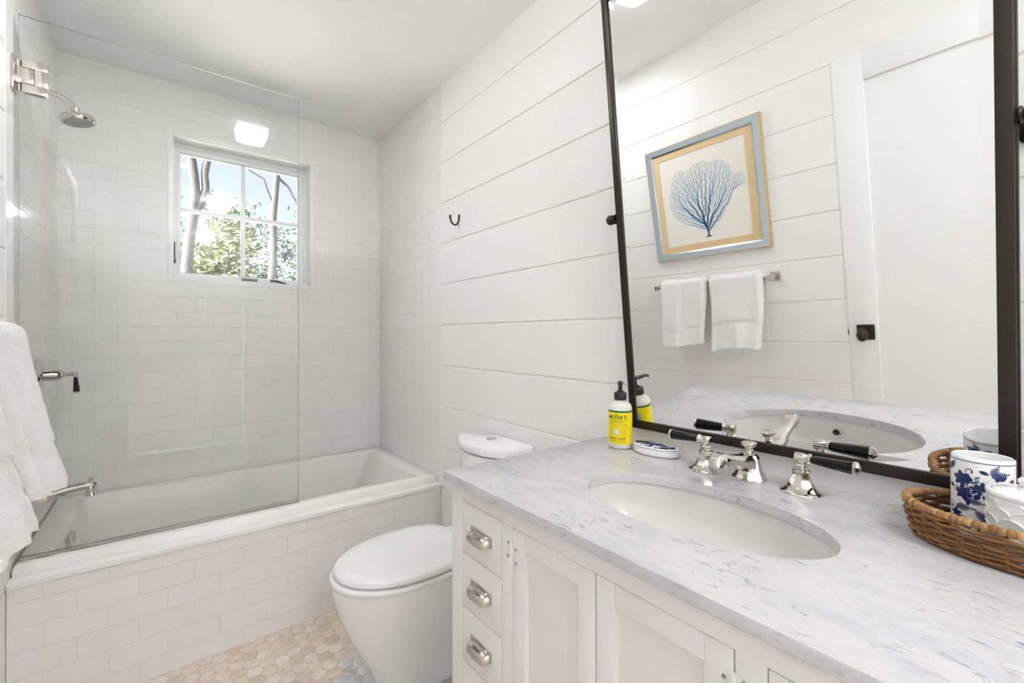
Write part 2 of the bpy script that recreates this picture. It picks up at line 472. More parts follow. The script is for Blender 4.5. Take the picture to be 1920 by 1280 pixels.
# door on the left wall, seen in the mirror
d = thing('door_1', (XL, (DY0+DY1)/2, 0), None, None, kind='structure')
bm = NB(); DX = XL+.004; st = .107
box(bm, DX-.04, DX, DY1-st, DY1, .008, DZ, .0015); box(bm, DX-.04, DX, DY0, DY0+st, .008, DZ, .0015)
box(bm, DX-.04, DX, DY0+st, DY1-st, DZ-.113, DZ, .0015); box(bm, DX-.04, DX, DY0+st, DY1-st, .008, .23, .0015)
box(bm, DX-.035, DX-.013, DY0+st-.002, DY1-st+.002, .2, DZ-.10)
obj('leaf', bm, M['trim'], d)
bm = NB(); box(bm, XL-.10, XL-.042, DY0-.004, DY1+.004, 0, DZ+.004); obj('light_blocker', bm, M['trim'], d, 0)  # unseen slab added behind the leaf to block daylight through the gaps
bm = NB(); ky, kz = .585, .879
box(bm, DX, DX+.009, ky-.033, ky+.033, kz-.035, kz+.035, .004)
o = obj('rosette', bm, M['bronze'], d)
bm = NB()
lathe(bm, [(.012, 0), (.010, .012), (.009, .03), (.012, .034)], (DX+.009, ky, kz), (1,0,0), 24)
prof = [(.0, .0), (.010, .001), (.018, .006), (.0225, .014), (.024, .022), (.021, .033), (.012, .041), (0, .044)]
lathe(bm, prof, (DX+.040, ky, kz), (1,0,0), 32, sx=1.28, sy=.9)
o = obj('knob', fixn(bm), M['bronze'], d); o['label'] = 'dark egg shaped door knob'
bm = NB(); box(bm, XL, XL+.002, DY1+.0015, DY1+.005, kz-.012, kz+.012); obj('strike_plate', bm, M['bronze'], d)

# trims at the floor
bm = NB(); box(bm, XL, XL+.012, DY1+.01, YT, 0, .10, .002); struct('baseboard_left', bm, M['trim'])
bm = NB(); box(bm, XR-.012, XR, .93, YT, 0, .10, .002); struct('baseboard_right', bm, M['trim'])

# tiled apron in front of the tub and its ledge
bm = NB(); box(bm, XL, XR, YT, YT+.04, 0, .421); struct('tub_apron', bm, M['tile_apron'], 0)
bm = NB(); box(bm, XL+.001, XR-.0015, YT-.008, YT+.0425, .4215, .4405, .0022, 3); struct('trim_1', bm, M['quartz'])

# ================================================================ BATHTUB
tub = thing('bathtub', (.365, 2.39, 0), 'white rectangular alcove bathtub behind the tiled apron under the window', 'bathtub')
def rrect(x0, x1, y0, y1, r, z, n=6):
    pts = []
    for cx, cy, a0 in ((x1-r, y1-r, 0), (x0+r, y1-r, PI/2), (x0+r, y0+r, PI), (x1-r, y0+r, 1.5*PI)):
        for k in range(n+1):
            a = a0+PI/2*k/n; pts.append((cx+r*math.cos(a), cy+r*math.sin(a), z))
    return pts
TX0, TX1, TY0, TY1 = XL+.003, XR-.003, YT+.0445, YB-.002
bm = NB()
ix0, ix1, iy0, iy1 = XL+.075, 1.012, TY0+.062, 2.700
rings = [rrect(TX0, TX1, TY0, TY1, .006, .02), rrect(TX0, TX1, TY0, TY1, .006, .458), rrect(TX0+.003, TX1-.003, TY0+.004, TY1-.003, .008, .467), rrect(TX0+.010, TX1-.010, TY0+.012, TY1-.010, .010, .4715),
         rrect(ix0-.006, ix1+.006, iy0-.006, iy1+.006, .035, .4715), rrect(ix0, ix1, iy0, iy1, .032, .468), rrect(ix0+.004, ix1-.006, iy0+.004, iy1-.004, .03, .455),
         rrect(ix0+.035, ix1-.17, iy0+.035, iy1-.035, .05, .16), rrect(ix0+.05, ix1-.20, iy0+.05, iy1-.05, .06, .10), rrect(ix0+.09, ix1-.24, iy0+.09, iy1-.09, .07, .075)]
loft(bm, rings)
obj('shell', fixn(bm), M['acrylic'], tub, 35)
bm = NB()   # slotted overflow plate on the end wall
ax = Vector((1, 0, .12)).normalized()
ycen = 2.385
pl = []
def stadium(cx, cy, cz, L_, r, off, n=10):
    pts = []
    for k in range(n+1):
        a = -PI/2+PI*k/n; pts.append((L_/2+r*math.cos(a), r*math.sin(a)))
    for k in range(n+1):
        a = PI/2+PI*k/n; pts.append((-L_/2+r*math.cos(a), r*math.sin(a)))
    u = Vector((0,1,0)); v = Vector((-.12, 0, 1)).normalized()
    return [Vector((cx, cy, cz))+u*a+v*b_+ax*off for a, b_ in pts]
loft(bm, [stadium(ix0+.014, ycen, .40, .085, .021, -.006), stadium(ix0+.014, ycen, .40, .085, .021, .006), stadium(ix0+.014, ycen, .40, .083, .018, .009)])
obj('overflow_plate', fixn(bm), M['nickel'], tub)
bm = NB(); lathe(bm, [(.033, 0), (.033, .004), (.028, .006), (0, .007)], (ix0+.2, 2.385, .0745)); obj('drain', bm, M['chrome'], tub)

# ================================================================ SHOWER SCREEN
GY = 2.052
gs = thing('shower_screen', (.05, GY, .472), 'frameless clear glass shower panel hinged to the left tiled wall', 'shower screen')
bm = NB()
box(bm, -.357, .4535, GY-.004, GY+.004, .484, 2.192)
fixn(bm); bm.normal_update()
for f in bm.faces:
    if abs(f.normal.y) < .5: f.material_index = 1
obj('glass_panel', bm, [M['glass'], M['gedge']], gs, 0)
bm = NB(); box(bm, -.357, .4545, GY-.006, GY+.006, .4722, .486, .002); obj('sweep_seal', bm, glass_mat('clear_vinyl', (.97,.975,.97)), gs, 0)
def hinge(z0):
    bm = NB(); z1 = z0+.105
    box(bm, XL+.0012, XL+.0075, GY-.028, GY+.028, z0, z1, .0015)          # wall plate
    box(bm, XL+.0075, XL+.020, GY-.0115, GY+.0115, z0+.026, z1-.026, .001)  # knuckle
    tube(bm, [(XL+.014, GY, z0+.004), (XL+.014, GY, z1-.004)], .0055, 12)
    for yy in (GY-.0105, GY+.0045):
        yb = yy+.006
        x0, x1 = XL+.0215, XL+.078
        box(bm, x0, x1, yy, yb, z0+.078, z1, .001); box(bm, x0, x1, yy, yb, z0, z0+.027, .001); box(bm, x0+.0275, x1, yy, yb, z0+.0265, z0+.0785, .001)
        box(bm, XL+.018, x0+.0265, yy-.0005, yb+.0005, z0+.0285, z0+.0765, .001)
    return bm
for z in (1.948, .645):
    o = obj('hinge', hinge(z), M['nickel'], gs); o['label'] = 'square brushed nickel glass hinge'

# ================================================================ SHOWER FITTINGS
WS = XL+.001
sh = thing('shower_fixture', (WS, 2.40, 2.085), 'round chrome shower head on a bent arm from the left tiled wall', 'shower head')
bm = NB(); lathe(bm, [(.030, 0), (.030, .004), (.022, .010), (.012, .013)], (WS, 2.40, 2.108), (1,0,0)); obj('wall_flange', bm, M['chrome'], sh)
bm = NB()
tube(bm, [(WS+.008, 2.40, 2.108)] + bez((WS+.04, 2.40, 2.102), (-.286, 2.40, 2.094), (-.268, 2.40, 2.062), 10), .0095, 16)
obj('arm', bm, M['chrome'], sh)
hax = Vector((.20, 0, -1)).normalized(); HO = Vector((-.270, 2.40, 2.066))
bm = NB()
lathe(bm, [(.0105, 0), (.014, .003), (.014, .018), (.011, .021), (.012, .023), (.034, .027), (.050, .034), (.0535, .040), (.0535, .050), (.0515, .056), (.048, .058), (.046, .0575)], HO, hax, 48)
obj('head_body', bm, M['chrome'], sh)
bm = NB()
lathe(bm, [(.0465, .0568), (.044, .0585), (.018, .0592), (.018, .0575), (.014, .0575), (.014, .0600), (0, .0600)], HO, hax, 48)
u, w_, a = Vector((0,1,0)), hax.cross(Vector((0,1,0))), hax
for rr, k in ((.040, 26), (.033, 22), (.026, 16), (.010, 8)):
    for i in range(k):
        p = HO + a*.058 + u*(rr*math.cos(2*PI*i/k)) + w_*(rr*math.sin(2*PI*i/k))
        lathe(bm, [(.0016, 0), (.0012, .003)], p, a, 6)
obj('spray_face', bm, simple('spray_grey', (.42,.42,.41), .4), sh)

sv = thing('shower_valve', (WS, 2.40, 1.03), 'chrome shower valve with black lever on the left tiled wall behind the towels', 'shower valve')
bm = NB()
lathe(bm, [(.068, 0), (.068, .003), (.062, .008), (.058, .009), (.052, .014), (.034, .017)], (WS, 2.40, 1.034), (1,0,0), 48)
obj('escutcheon', bm, M['chrome'], sv)
bm = NB()
lathe(bm, [(.024, .012), (.024, .020), (.0225, .022), (.0225, .050), (.021, .058), (.014, .066), (.0085, .070), (.0085, .073), (.0095, .076), (.0095, .079), (.006, .081), (.006, .083), (.009, .086), (.009, .092), (.0065, .094), (.0065, .106)], (WS, 2.40, 1.034), (1,0,0), 36)
obj('valve_body', bm, M['chrome'], sv)
bm = NB(); lathe(bm, [(.0065, -.008), (.0068, .0), (.0068, .010), (.006, .012)], (WS+.101, 2.40, 1.034), (.05,0,-1), 20)
obj('ferrule', bm, M['chrome'], sv)
bm = NB(); lathe(bm, [(.0095, .068), (.0095, .072), (.005, .076)], (WS+.101, 2.40, 1.034), (.05,0,-1), 8)
obj('end_cap', bm, M['chrome'], sv)
bm = NB(); lathe(bm, [(.0058, .011), (.0102, .068)], (WS+.101, 2.40, 1.034), (.05,0,-1), 8); o = obj('lever', bm, M['black'], sv, 25); o['label'] = 'black tapered lever'

ts = thing('tub_spout', (WS, 2.40, .56), 'chrome tub spout with diverter knob over the bathtub end', 'tub spout')
bm = NB()
sp = [(WS, .031, .582), (WS+.01, .030, .582), (WS+.03, .0265, .583), (WS+.08, .021, .592), (WS+.115, .0185, .596), (WS+.135, .0175, .597), (WS+.152, .016, .5975), (WS+.162, .010, .598)]
rings = []
for x, r, z in sp:
    rings.append([(x, 2.40+r*math.copysign(abs(math.cos(t))**.75, math.cos(t)), z+r*.85*math.copysign(abs(math.sin(t))**.75, math.sin(t))) for t in [2*PI*k/24 for k in range(24)]])
loft(bm, rings)
lathe(bm, [(.016, .602), (.0175, .592), (.017, .570), (.017, .563), (.0195, .560), (.0195, .555), (.014, .553)], (WS+.146, 2.40, 0), n=28)
obj('spout', fixn(bm), M['chrome'], ts)
bm = NB(); lathe(bm, [(.0045, .606), (.0045, .612), (.0085, .618), (.009, .622), (.005, .624)], (WS+.146, 2.40, 0), n=20); obj('diverter_knob', bm, M['chrome'], ts)

# ================================================================ ROBE HOOK
hk = thing('robe_hook', (XR, 1.796, 1.70), 'small dark robe hook alone on the white shiplap right wall', 'hook')
bm = NB(); lathe(bm, [(.013, 0), (.013, .003), (.008, .006)], (XR, 1.796, 1.712), (-1,0,0), 20); obj('back_plate', bm, M['trim'], hk)
bm = NB()
pts = [(XR-.004, 1.796, 1.752), (XR-.006, 1.796, 1.735)] + bez((XR-.006, 1.796, 1.722), (XR-.02, 1.796, 1.690), (XR-.042, 1.796, 1.708), 10) + [(XR-.050, 1.796, 1.722), (XR-.052, 1.796, 1.738)]
tube(bm, pts, [.0042]*2 + [.004]*11 + [.0042, .0052], 10); lathe(bm, [(0, -.005), (.004, -.003), (.0055, 0), (.004, .004), (0, .005)], (XR-.052, 1.796, 1.740), n=12)
obj('hook_arm', bm, M['bronze'], hk)

# ================================================================ TOILET
TYc = 1.452
to = thing('toilet', (.75, TYc, 0), 'white skirted one-piece toilet between the vanity and the bathtub', 'toilet')
def oval(xf, xb, hw, z, n=48, p=2.3, yc=TYc, back=.55):
    """elongated toilet outline: pointed-round front at xf, squarer back at xb"""
    pts = []
    xm = xf + (xb-xf)*.56
    for k in range(n):
        t = 2*PI*k/n; c, s = math.cos(t), math.sin(t)
        if c < 0: x = xm + (xm-xf)*(-(abs(c)**(2/2.15))); y = hw*math.copysign(abs(s)**(2/2.05), s)
        else: x = xm + (xb-xm)*(abs(c)**(2/4.2)); y = hw*math.copysign(abs(s)**(2/3.0), s)
        # narrow the rear corners a little
        pts.append((x, yc+y*(1-.10*max(0, c)), z))
    return pts
bm = NB()
rings = [oval(.565, 1.085, .118, .0), oval(.562, 1.085, .118, .02), oval(.530, 1.085, .120, .09), oval(.478, 1.085, .140, .19), oval(.438, 1.085, .168, .29), oval(.423, 1.085, .180, .345), oval(.421, 1.085, .182, .375), oval(.427, 1.083, .179, .384)]
loft(bm, rings); obj('bowl', fixn(bm), M['china'], to, 50)
bm = NB()
loft(bm, [oval(.430, .885, .178, .3888), oval(.4185, .89, .1855, .3893), oval(.4165, .89, .187, .392), oval(.4165, .89, .187, .400), oval(.420, .885, .185, .4030), oval(.434, .88, .176, .4035)])
obj('seat', fixn(bm), M['seat'], to, 50)
bm = NB()
def lid_ring(d, z): return oval(.428+d, .885-d*.6, .180-d, z)
loft(bm, [lid_ring(.012, .4100), lid_ring(.001, .4106), lid_ring(0, .4125), lid_ring(-.001, .422), lid_ring(.004, .429), lid_ring(.014, .4325), lid_ring(.05, .4345), lid_ring(.12, .4352)])
box(bm, .846, .905, TYc-.085, TYc+.085, .388, .424, .006)
obj('lid', fixn(bm), M['seat'], to, 50)
def dshape(xb, d_end, d_mid, hw, z, n=28, r=.02):
    pts = [(xb, TYc-hw, z)]
    for k in range(n+1):
        s = -1+2*k/n
        dep = d_end + (d_mid-d_end)*(1-abs(s)**2.2)
        if abs(s) > .93: dep -= (abs(s)-.93)/.07*r*1.0
        pts.append((xb-dep, TYc+s*hw, z))
    pts.append((xb, TYc+hw, z))
    return pts
bm = NB()
loft(bm, [dshape(1.092, .075, .135, .17, .36), dshape(1.092, .085, .150, .176, .45), dshape(1.092, .092, .160, .182, .724)])
obj('tank', fixn(bm), M['china'], to, 40)
bm = NB()
loft(bm, [dshape(1.0935, .094, .163, .186, .729), dshape(1.0935, .099, .168, .190, .733), dshape(1.0935, .099, .169, .191, .755), dshape(1.0935, .095, .165, .188, .764), dshape(1.0925, .085, .155, .182, .769)])
tl = obj('tank_lid', fixn(bm), M['china'], to, 50)
bm = NB(); lathe(bm, [(.021, .7685), (.021, .7715), (.0185, .773), (0, .7732)], (1.035, 1.447, 0), n=32)
o = obj('flush_button', bm, M['chrome'], tl); o['label'] = 'round chrome flush button'

# ================================================================ VANITY
VX, VY0, VY1 = .535, -.155, .907     # face plane, right end, left end
v = thing('vanity_cabinet', (.81, .376, 0), 'white shaker vanity cabinet with cup-pull drawers and two doors under the marble counter', 'cabinet')
bm = NB(); FT = .022
def fr(y0, y1, z0, z1): box(bm, VX, VX+FT, y0, y1, z0, z1, .0012)
ZT = ZK-.0205
fr(.8615, VY1, 0, ZT); fr(VY0, -.108, 0, ZT)
fr(.6775, .7125, .115, ZT-.034); fr(.2145, .2505, .115, ZT-.034)
fr(-.108, .8615, ZT-.0345, ZT); fr(-.108, .8615, .075, .115)
box(bm, VX+FT, XR-.004, VY1-.018, VY1, 0, ZT); box(bm, VX+FT, XR-.004, VY0, VY0+.018, 0, ZT)
box(bm, VX+FT, XR-.006, VY0+.018, VY1-.018, .08, .10)
box(bm, VX+.12, VX+.13, VY0+.018, .2, .1, ZT-.04, mi=1); box(bm, VX+.12, VX+.13, .69, VY1-.018, .1, ZT-.04, mi=1)
obj('body', bm, [M['cab'], M['gap']], v)
screw = simple('screw_steel', (.42,.40,.37), .3, 1)
def cup_pull(yc, zc):
    bm = NB(); hw = .039
    xo = VX
    box(bm, xo-.0028, xo, yc-hw, yc+hw, zc-.0115, zc+.0125, .0006)
    # hooded cup, open below
    nu, nv = 22, 10
    for sh_, flip in ((0, False), (-.0015, True)):
        rows = []
        for i in range(nu+1):
            s = -1+2*i/nu
            e_ = (1-abs(s)**3.2)**(1/3.2) if abs(s) < 1 else 0
            row = []
            for j in range(nv+1):
                t = j/nv*PI/2*1.16
                out = (.0215+sh_)*math.sin(min(t, PI/2)) * (.30+.70*e_) if j else 0
                if t > PI/2: out *= 1-.10*(t-PI/2)/.25
                zz = zc+.0085*e_ - (.0175)*(1-math.cos(t)) * (.55+.45*e_)
                row.append(bm.verts.new((xo-.0025-out*min(1, e_*1.4+.0), yc+s*(hw-.004+sh_), zz)))
            rows.append(row)
        for a, b_ in zip(rows, rows[1:]): bridge(bm, b_ if flip else a, a if flip else b_, closed=False)
    for sy in (-1, 1):
        for zz in (.008, -.007):
            lathe(bm, [(.0018, 0), (.0016, .0012), (0, .0016)], (xo-.0028, yc+sy*(hw-.0035), zc+zz), (-1,0,0), 8)
    return bm
def drawer(y0, y1, z0, z1, zp):
    bm = NB()
    box(bm, VX-.0004, VX+.0195, y0+.0011, y1-.0011, z0+.001, z1-.0012, .001)
    dr = obj('drawer', bm, M['cab'], v)
    obj('pull', cup_pull((y0+y1)/2-.0015, zp), M['nickel'], dr, 50)
zs = [.8087, .6935, .5720, .4510, .2830, .1155]
for (y0, y1) in ((.7130, .8612), (-.1075, .2140)):
    for z1, z0 in zip(zs, zs[1:]):
        drawer(y0, y1, z0, z1, (z0+z1)/2+.0018)
def cdoor(y0, y1, hy, hs):
    z0, z1 = .1165, .8080
    bm = NB(); y0 += .0012; y1 -= .0012; s = .036; x0, x1 = VX-.0004, VX+.0196
    box(bm, x0, x1, y0, y0+s, z0, z1, .001); box(bm, x0, x1, y1-s, y1, z0, z1, .001)
    box(bm, x0, x1, y0+s, y1-s, z1-.034, z1, .001); box(bm, x0, x1, y0+s, y1-s, z0, z0+.045, .001)
    box(bm, VX+.009, VX+.015, y0+s-.004, y1-s+.004, z0+.04, z1-.03)
    dd = obj('door', bm, M['cab'], v)
    for zc in (.760, .19):
        bm = NB()
        for k in (-1, 1):
            ya = hy+k*.0095
            box(bm, VX-.0017, VX-.0004, ya-.0095, ya+.0095, zc-.021, zc+.021, .0005)
            for zz in (-.013, .013):
                lathe(bm, [(.0028, 0), (.0026, .0012), (0, .0017)], (VX-.0017, ya+k*.0025, zc+zz+(.004 if k*hs > 0 else -.002)), (-1,0,0), 10, mi=1)
        tube(bm, [(VX-.004, hy, zc-.022), (VX-.004, hy, zc+.022)], .0038, 12)
        o = obj('hinge', bm, [M['whitepaintmetal'], screw], dd)
cdoor(.4665, .6770, .6772, 1); cdoor(.2510, .4660, .2508, -1)
# knobs where the doors meet
for k, y in enumerate((.485, .447)):
    bm = NB(); lathe(bm, [(.006, 0), (.005, .012), (.012, .018), (.013, .023), (.008, .027), (0, .028)], (VX-.0004, y, .40), (-1,0,0), 20)
    obj('knob', bm, M['nickel'], v)

# counter slab with the sink cut-out
SCX, SCY, SA, SB = .780, .444, .1335, .2285
bm = NB(); n = 96; x0, x1, y0, y1 = .522, XR-.0005, -.17, .924
def outer(off, z):
    X0, X1, Y0, Y1 = x0+off, x1, y0+off, y1-off
    pts = []
    for k in range(n):
        a = 2*PI*(k+.5)/n; c, s = math.cos(a), math.sin(a)
        t = min((X1-SCX)/c if c > 0 else (X0-SCX)/c if c < 0 else 9e9, (Y1-SCY)/s if s > 0 else (Y0-SCY)/s if s < 0 else 9e9)
        pts.append([SCX+c*t, SCY+s*t])
    for cx, cy in ((X0, Y0), (X0, Y1), (X1, Y0), (X1, Y1)):
        i = min(range(n), key=lambda q: (pts[q][0]-cx)**2+(pts[q][1]-cy)**2); pts[i] = [cx, cy]
    return [(p[0], p[1], z) for p in pts]
def inner(off, z): return [(SCX+(SA+off)*math.cos(2*PI*(k+.5)/n), SCY+(SB+off)*math.sin(2*PI*(k+.5)/n), z) for k in range(n)]
zb = ZK-.020
R = [ring(bm, q) for q in (inner(0, zb), outer(.001, zb), outer(0, zb+.0015), outer(0, ZK-.003), outer(.001, ZK-.0008), outer(.003, ZK), inner(.002, ZK), inner(.0005, ZK-.0008), inner(0, ZK-.0025))]
for a, b_ in zip(R, R[1:]+R[:1]): bridge(bm, a, b_)
ct = obj('countertop', fixn(bm), M['marble'], None, 25)
tag(ct, 'white marble countertop with grey flecks and an oval sink cut-out', 'countertop')

sk_ = thing('undermount_sink', (SCX, SCY, .70), 'white oval undermount sink set in the marble countertop', 'sink')
bm = NB(); zr = zb-.0005
def el(fa, fb, z, dx=0): return [(SCX+dx+fa*math.cos(2*PI*k/64), SCY+fb*math.sin(2*PI*k/64), z) for k in range(64)]
prof_in = [(SA+.03, SB+.03, zr), (SA+.006, SB+.006, zr), (SA+.004, SB+.004, zr-.004)]
for k in range(1, 13):
    t = k/12; f = (1-t**2.6)**(1/2.2) if t < 1 else 0.0
    prof_in.append(((SA+.004)*max(f, .13), (SB+.004)*max(f, .08), zr-.004-.125*t))
prof_out = [(SA+.03, SB+.03, zr-.012), (SA+.016, SB+.016, zr-.014)] + [((SA+.016)*max((1-(k/8)**2.8)**(1/2.2) if k < 8 else 0, .2), (SB+.016)*max((1-(k/8)**2.8)**(1/2.2) if k < 8 else 0, .12), zr-.014-.128*k/8) for k in range(1, 9)]
Ri = [ring(bm, el(*p)) for p in prof_in]; Ro = [ring(bm, el(*p)) for p in prof_out]
for a, b_ in zip(Ri, Ri[1:]): bridge(bm, a, b_)
for a, b_ in zip(Ro, Ro[1:]): bridge(bm, a, b_)
bridge(bm, Ri[0], Ro[0]); cap(bm, Ri[-1]); cap(bm, Ro[-1])
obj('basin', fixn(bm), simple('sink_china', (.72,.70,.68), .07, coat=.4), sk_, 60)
bm = NB(); lathe(bm, [(.024, .0), (.024, .003), (.018, .004), (.017, .001), (0, .001)], (SCX, SCY, zr-.1285)); obj('drain', bm, M['chrome'], sk_)
bm = NB()
oa = Vector((.93, 0, .36)).normalized()
lathe(bm, [(.0115, 0), (.0115, .0035), (.0085, .004), (.008, .001), (0, .001)], (SCX-SA+.0065, SCY-.02, zr-.036), oa, 24)
obj('overflow_ring', bm, [M['chrome']], sk_)
bm = NB(); lathe(bm, [(.0082, .0012), (.0082, .002), (0, .002)], (SCX-SA+.0065, SCY-.02, zr-.036), oa, 20); obj('overflow_hole', bm, M['gap'], sk_)

# ================================================================ FAUCET
def handle(loc, sgn, label):
    x, y = loc
    t = thing('lever_tap', (x, y, ZK), label, 'tap', 'lever taps of the sink')
    bm = NB()
    lathe(bm, [(.0345, 0), (.0355, .002), (.0345, .006), (.029, .010), (.0225, .017), (.018, .027), (.0155, .037), (.0155, .040), (.0165, .0415), (.0165, .044), (.0145, .0455)], (x, y, ZK), n=8, rot=PI/8)
    b2 = bm; bmesh.ops.bevel(b2, geom=[e for e in bm.edges if abs(e.verts[0].co.z-e.verts[1].co.z) > .0005], offset=.0012, segments=2, affect='EDGES')
    lathe(bm, [(.0375, 0), (.0385, .0015), (.0375, .0035), (.034, .0055)], (x, y, ZK), n=40)
    obj('base', bm, M['chrome'], t, 30)
    bm = NB()
    lathe(bm, [(.0105, .044), (.0125, .0465), (.0125, .049), (.009, .051), (.0095, .053), (.0118, .056), (.0095, .059), (.0075, .060), (.0095, .062), (.0075, .064), (.0075, .066)], (x, y, ZK), n=24)
    hz = ZK+.0705
    lathe(bm, [(.0075, -.012), (.0095, -.0105), (.0095, .004), (.0082, .006), (.0085, .012), (.0105, .014), (.0105, .018), (.008, .0195)], (x, y, hz), (0, sgn, 0), 20)
    obj('stem', bm, M['chrome'], t, 35)
    bm = NB(); lathe(bm, [(.0070, .0185), (.0082, .024), (.0122, .088)], (x, y, hz), (0, sgn, -.02), 8, rot=PI/8)
    o = obj('lever', bm, M['black'], t, 20); o['label'] = 'black faceted porcelain lever'
    bm = NB(); lathe(bm, [(.0128, .0875), (.0132, .089), (.0128, .093), (.006, .0975), (.002, .0995), (0, .0995)], (x, y, hz), (0, sgn, -.02), 8, rot=PI/8)
    obj('end_cap', bm, M['chrome'], o, 20)
handle((1.018, .545), 1, 'chrome sink tap with black lever pointing to the soap dish')
handle((1.025, .346), -1, 'chrome sink tap with black lever pointing to the wicker basket')
FXx, FYy = 1.028, .450
f = thing('faucet_spout', (FXx, FYy, ZK), 'polished nickel sink spout with round lift knob between the two black lever handles', 'faucet')
bm = NB()
def octo(cx, cy, rx, ry, z, ch=.38):
    return [(cx+sx*rx, cy+sy*ry, z) for sx, sy in ((1, -ch), (1, ch), (ch, 1), (-ch, 1), (-1, ch), (-1, -ch), (-ch, -1), (ch, -1))]
loft(bm, [octo(FXx, FYy, .034, .034, ZK), octo(FXx, FYy, .0345, .0345, ZK+.004), octo(FXx, FYy, .030, .030, ZK+.009), octo(FXx, FYy, .0245, .0245, ZK+.024), octo(FXx, FYy, .021, .021, ZK+.043), octo(FXx, FYy, .019, .019, ZK+.051), octo(FXx, FYy, .0165, .0165, ZK+.055)])
bmesh.ops.bevel(bm, geom=list(bm.edges), offset=.0012, segments=2, affect='EDGES')
obj('body', bm, M['chrome'], f, 30)
bm = NB()
secs = [(FXx+.008, ZK+.032, .0205, .022), (FXx-.03, ZK+.040, .0185, .0180), (FXx-.07, ZK+.050, .0165, .0145), (FXx-.105, ZK+.058, .0155, .0135), (FXx-.125, ZK+.062, .0158, .0155), (FXx-.142, ZK+.0625, .0155, .0165), (FXx-.154, ZK+.058, .0130, .0145), (FXx-.160, ZK+.053, .009, .009)]
rings = []
for x, z, ry, rz in secs:
    rings.append([(x, FYy+ry*c_, z+rz*s_) for c_, s_ in ((1, -.5), (1, .35), (.6, 1), (-.6, 1), (-1, .35), (-1, -.5), (-.6, -1), (.6, -1))])
loft(bm, rings)
bmesh.ops.bevel(bm, geom=list(bm.edges), offset=.0013, segments=2, affect='EDGES')
lathe(bm, [(.0085, .066), (.0125, .060), (.0125, .049), (.0105, .047), (.0105, .041), (.009, .0405)], (FXx-.143, FYy, ZK), n=24)
obj('arm', fixn(bm), M['chrome'], f, 30)
bm = NB()
lathe(bm, [(.0125, .054), (.0125, .057), (.0085, .059), (.0075, .063), (.0095, .064), (.0075, .066), (.0085, .070), (.0155, .075), (.0165, .078), (.0155, .081), (.011, .083), (0, .0835)], (FXx, FYy, ZK), n=32)
obj('lift_knob', bm, M['chrome'], f, 40)

# ================================================================ MIRROR
TILT = math.radians(6.38)
PX, PZ = 1.015, 1.5155
MY0, MY1, MH = .0565, .8055, .603
FW = .0205
mir = thing('mirror', (0,0,0), 'large dark framed pivot mirror tilted forward above the marble counter', 'mirror')
mir.location = (PX, 0, PZ); WLOC[mir] = Vector((0,0,0))
mir.rotation_euler = (0, -TILT, 0)
bm = NB()
def fbar(y0, y1, z0, z1):
    box(bm, -.006, .016, y0, y1, z0, z1, .0015)
fbar(MY0, MY0+FW, -MH, MH); fbar(MY1-FW, MY1, -MH, MH); fbar(MY0+FW, MY1-FW, -MH, -MH+.023); fbar(MY0+FW, MY1-FW, MH-.023, MH)
for y0, y1, z0, z1 in ((MY0-.0035, MY0+.006, -MH-.003, MH+.003), (MY1-.006, MY1+.0035, -MH-.003, MH+.003), (MY0, MY1, -MH-.003, -MH+.006), (MY0, MY1, MH-.006, MH+.003)):
    box(bm, .002, .018, y0, y1, z0, z1, .0015)
obj('frame', bm, M['bronze'], mir)
bm = NB()
gy0, gy1, gz0, gz1 = MY0+FW-.002, MY1-FW+.002, -MH+.021, MH-.021
bv = .018; h_ = .0007
o4 = [bm.verts.new(p) for p in ((-h_, gy0, gz0), (-h_, gy1, gz0), (-h_, gy1, gz1), (-h_, gy0, gz1))]
i4 = [bm.verts.new(p) for p in ((0, gy0+bv, gz0+bv), (0, gy1-bv, gz0+bv), (0, gy1-bv, gz1-bv), (0, gy0+bv, gz1-bv))]
b4 = [bm.verts.new(p) for p in ((.004, gy0, gz0), (.004, gy1, gz0), (.004, gy1, gz1), (.004, gy0, gz1))]
bridge(bm, o4, i4); cap(bm, i4); bridge(bm, b4, o4); cap(bm, b4, True)
obj('mirror_glass', fixn(bm), M['mirror'], mir, 0)

def bracket(y, sgn, label):
    t = thing('mirror_bracket', (XR, y, PZ), label, 'mirror bracket', 'pivot brackets of the mirror')
    bm = NB(); lathe(bm, [(.026, 0), (.026, .004), (.020, .008), (.011, .011), (.008, .014)], (XR, y, PZ), (-1,0,0), 32); obj('rosette', bm, M['bronze'], t)
    bm = NB(); lathe(bm, [(.0075, .012), (.0075, XR-PX)], (XR, y, PZ), (-1,0,0), 20); obj('post', bm, M['bronze'], t)
    ys = (MY1+.004 if sgn > 0 else MY0-.004)
    bm = NB()
    L0 = abs(y-ys)
    lathe(bm, [(.0125, .0), (.0135, .002), (.0125, .004), (.0085, .006), (.0085, .009), (.0130, .012), (.0145, .018), (.0135, .024), (.009, .029), (.004, .031), (0, .0315)], (PX, ys, PZ), (0, sgn, 0), 28)
    obj('knob', bm, M['bronze'], t)
bracket(MY1+.022, 1, 'dark bronze pivot knob bracket on the left edge of the mirror, nearest the toilet')
bracket(MY0-.022, -1, 'dark bronze pivot knob bracket at the right edge of the mirror, above the cup')

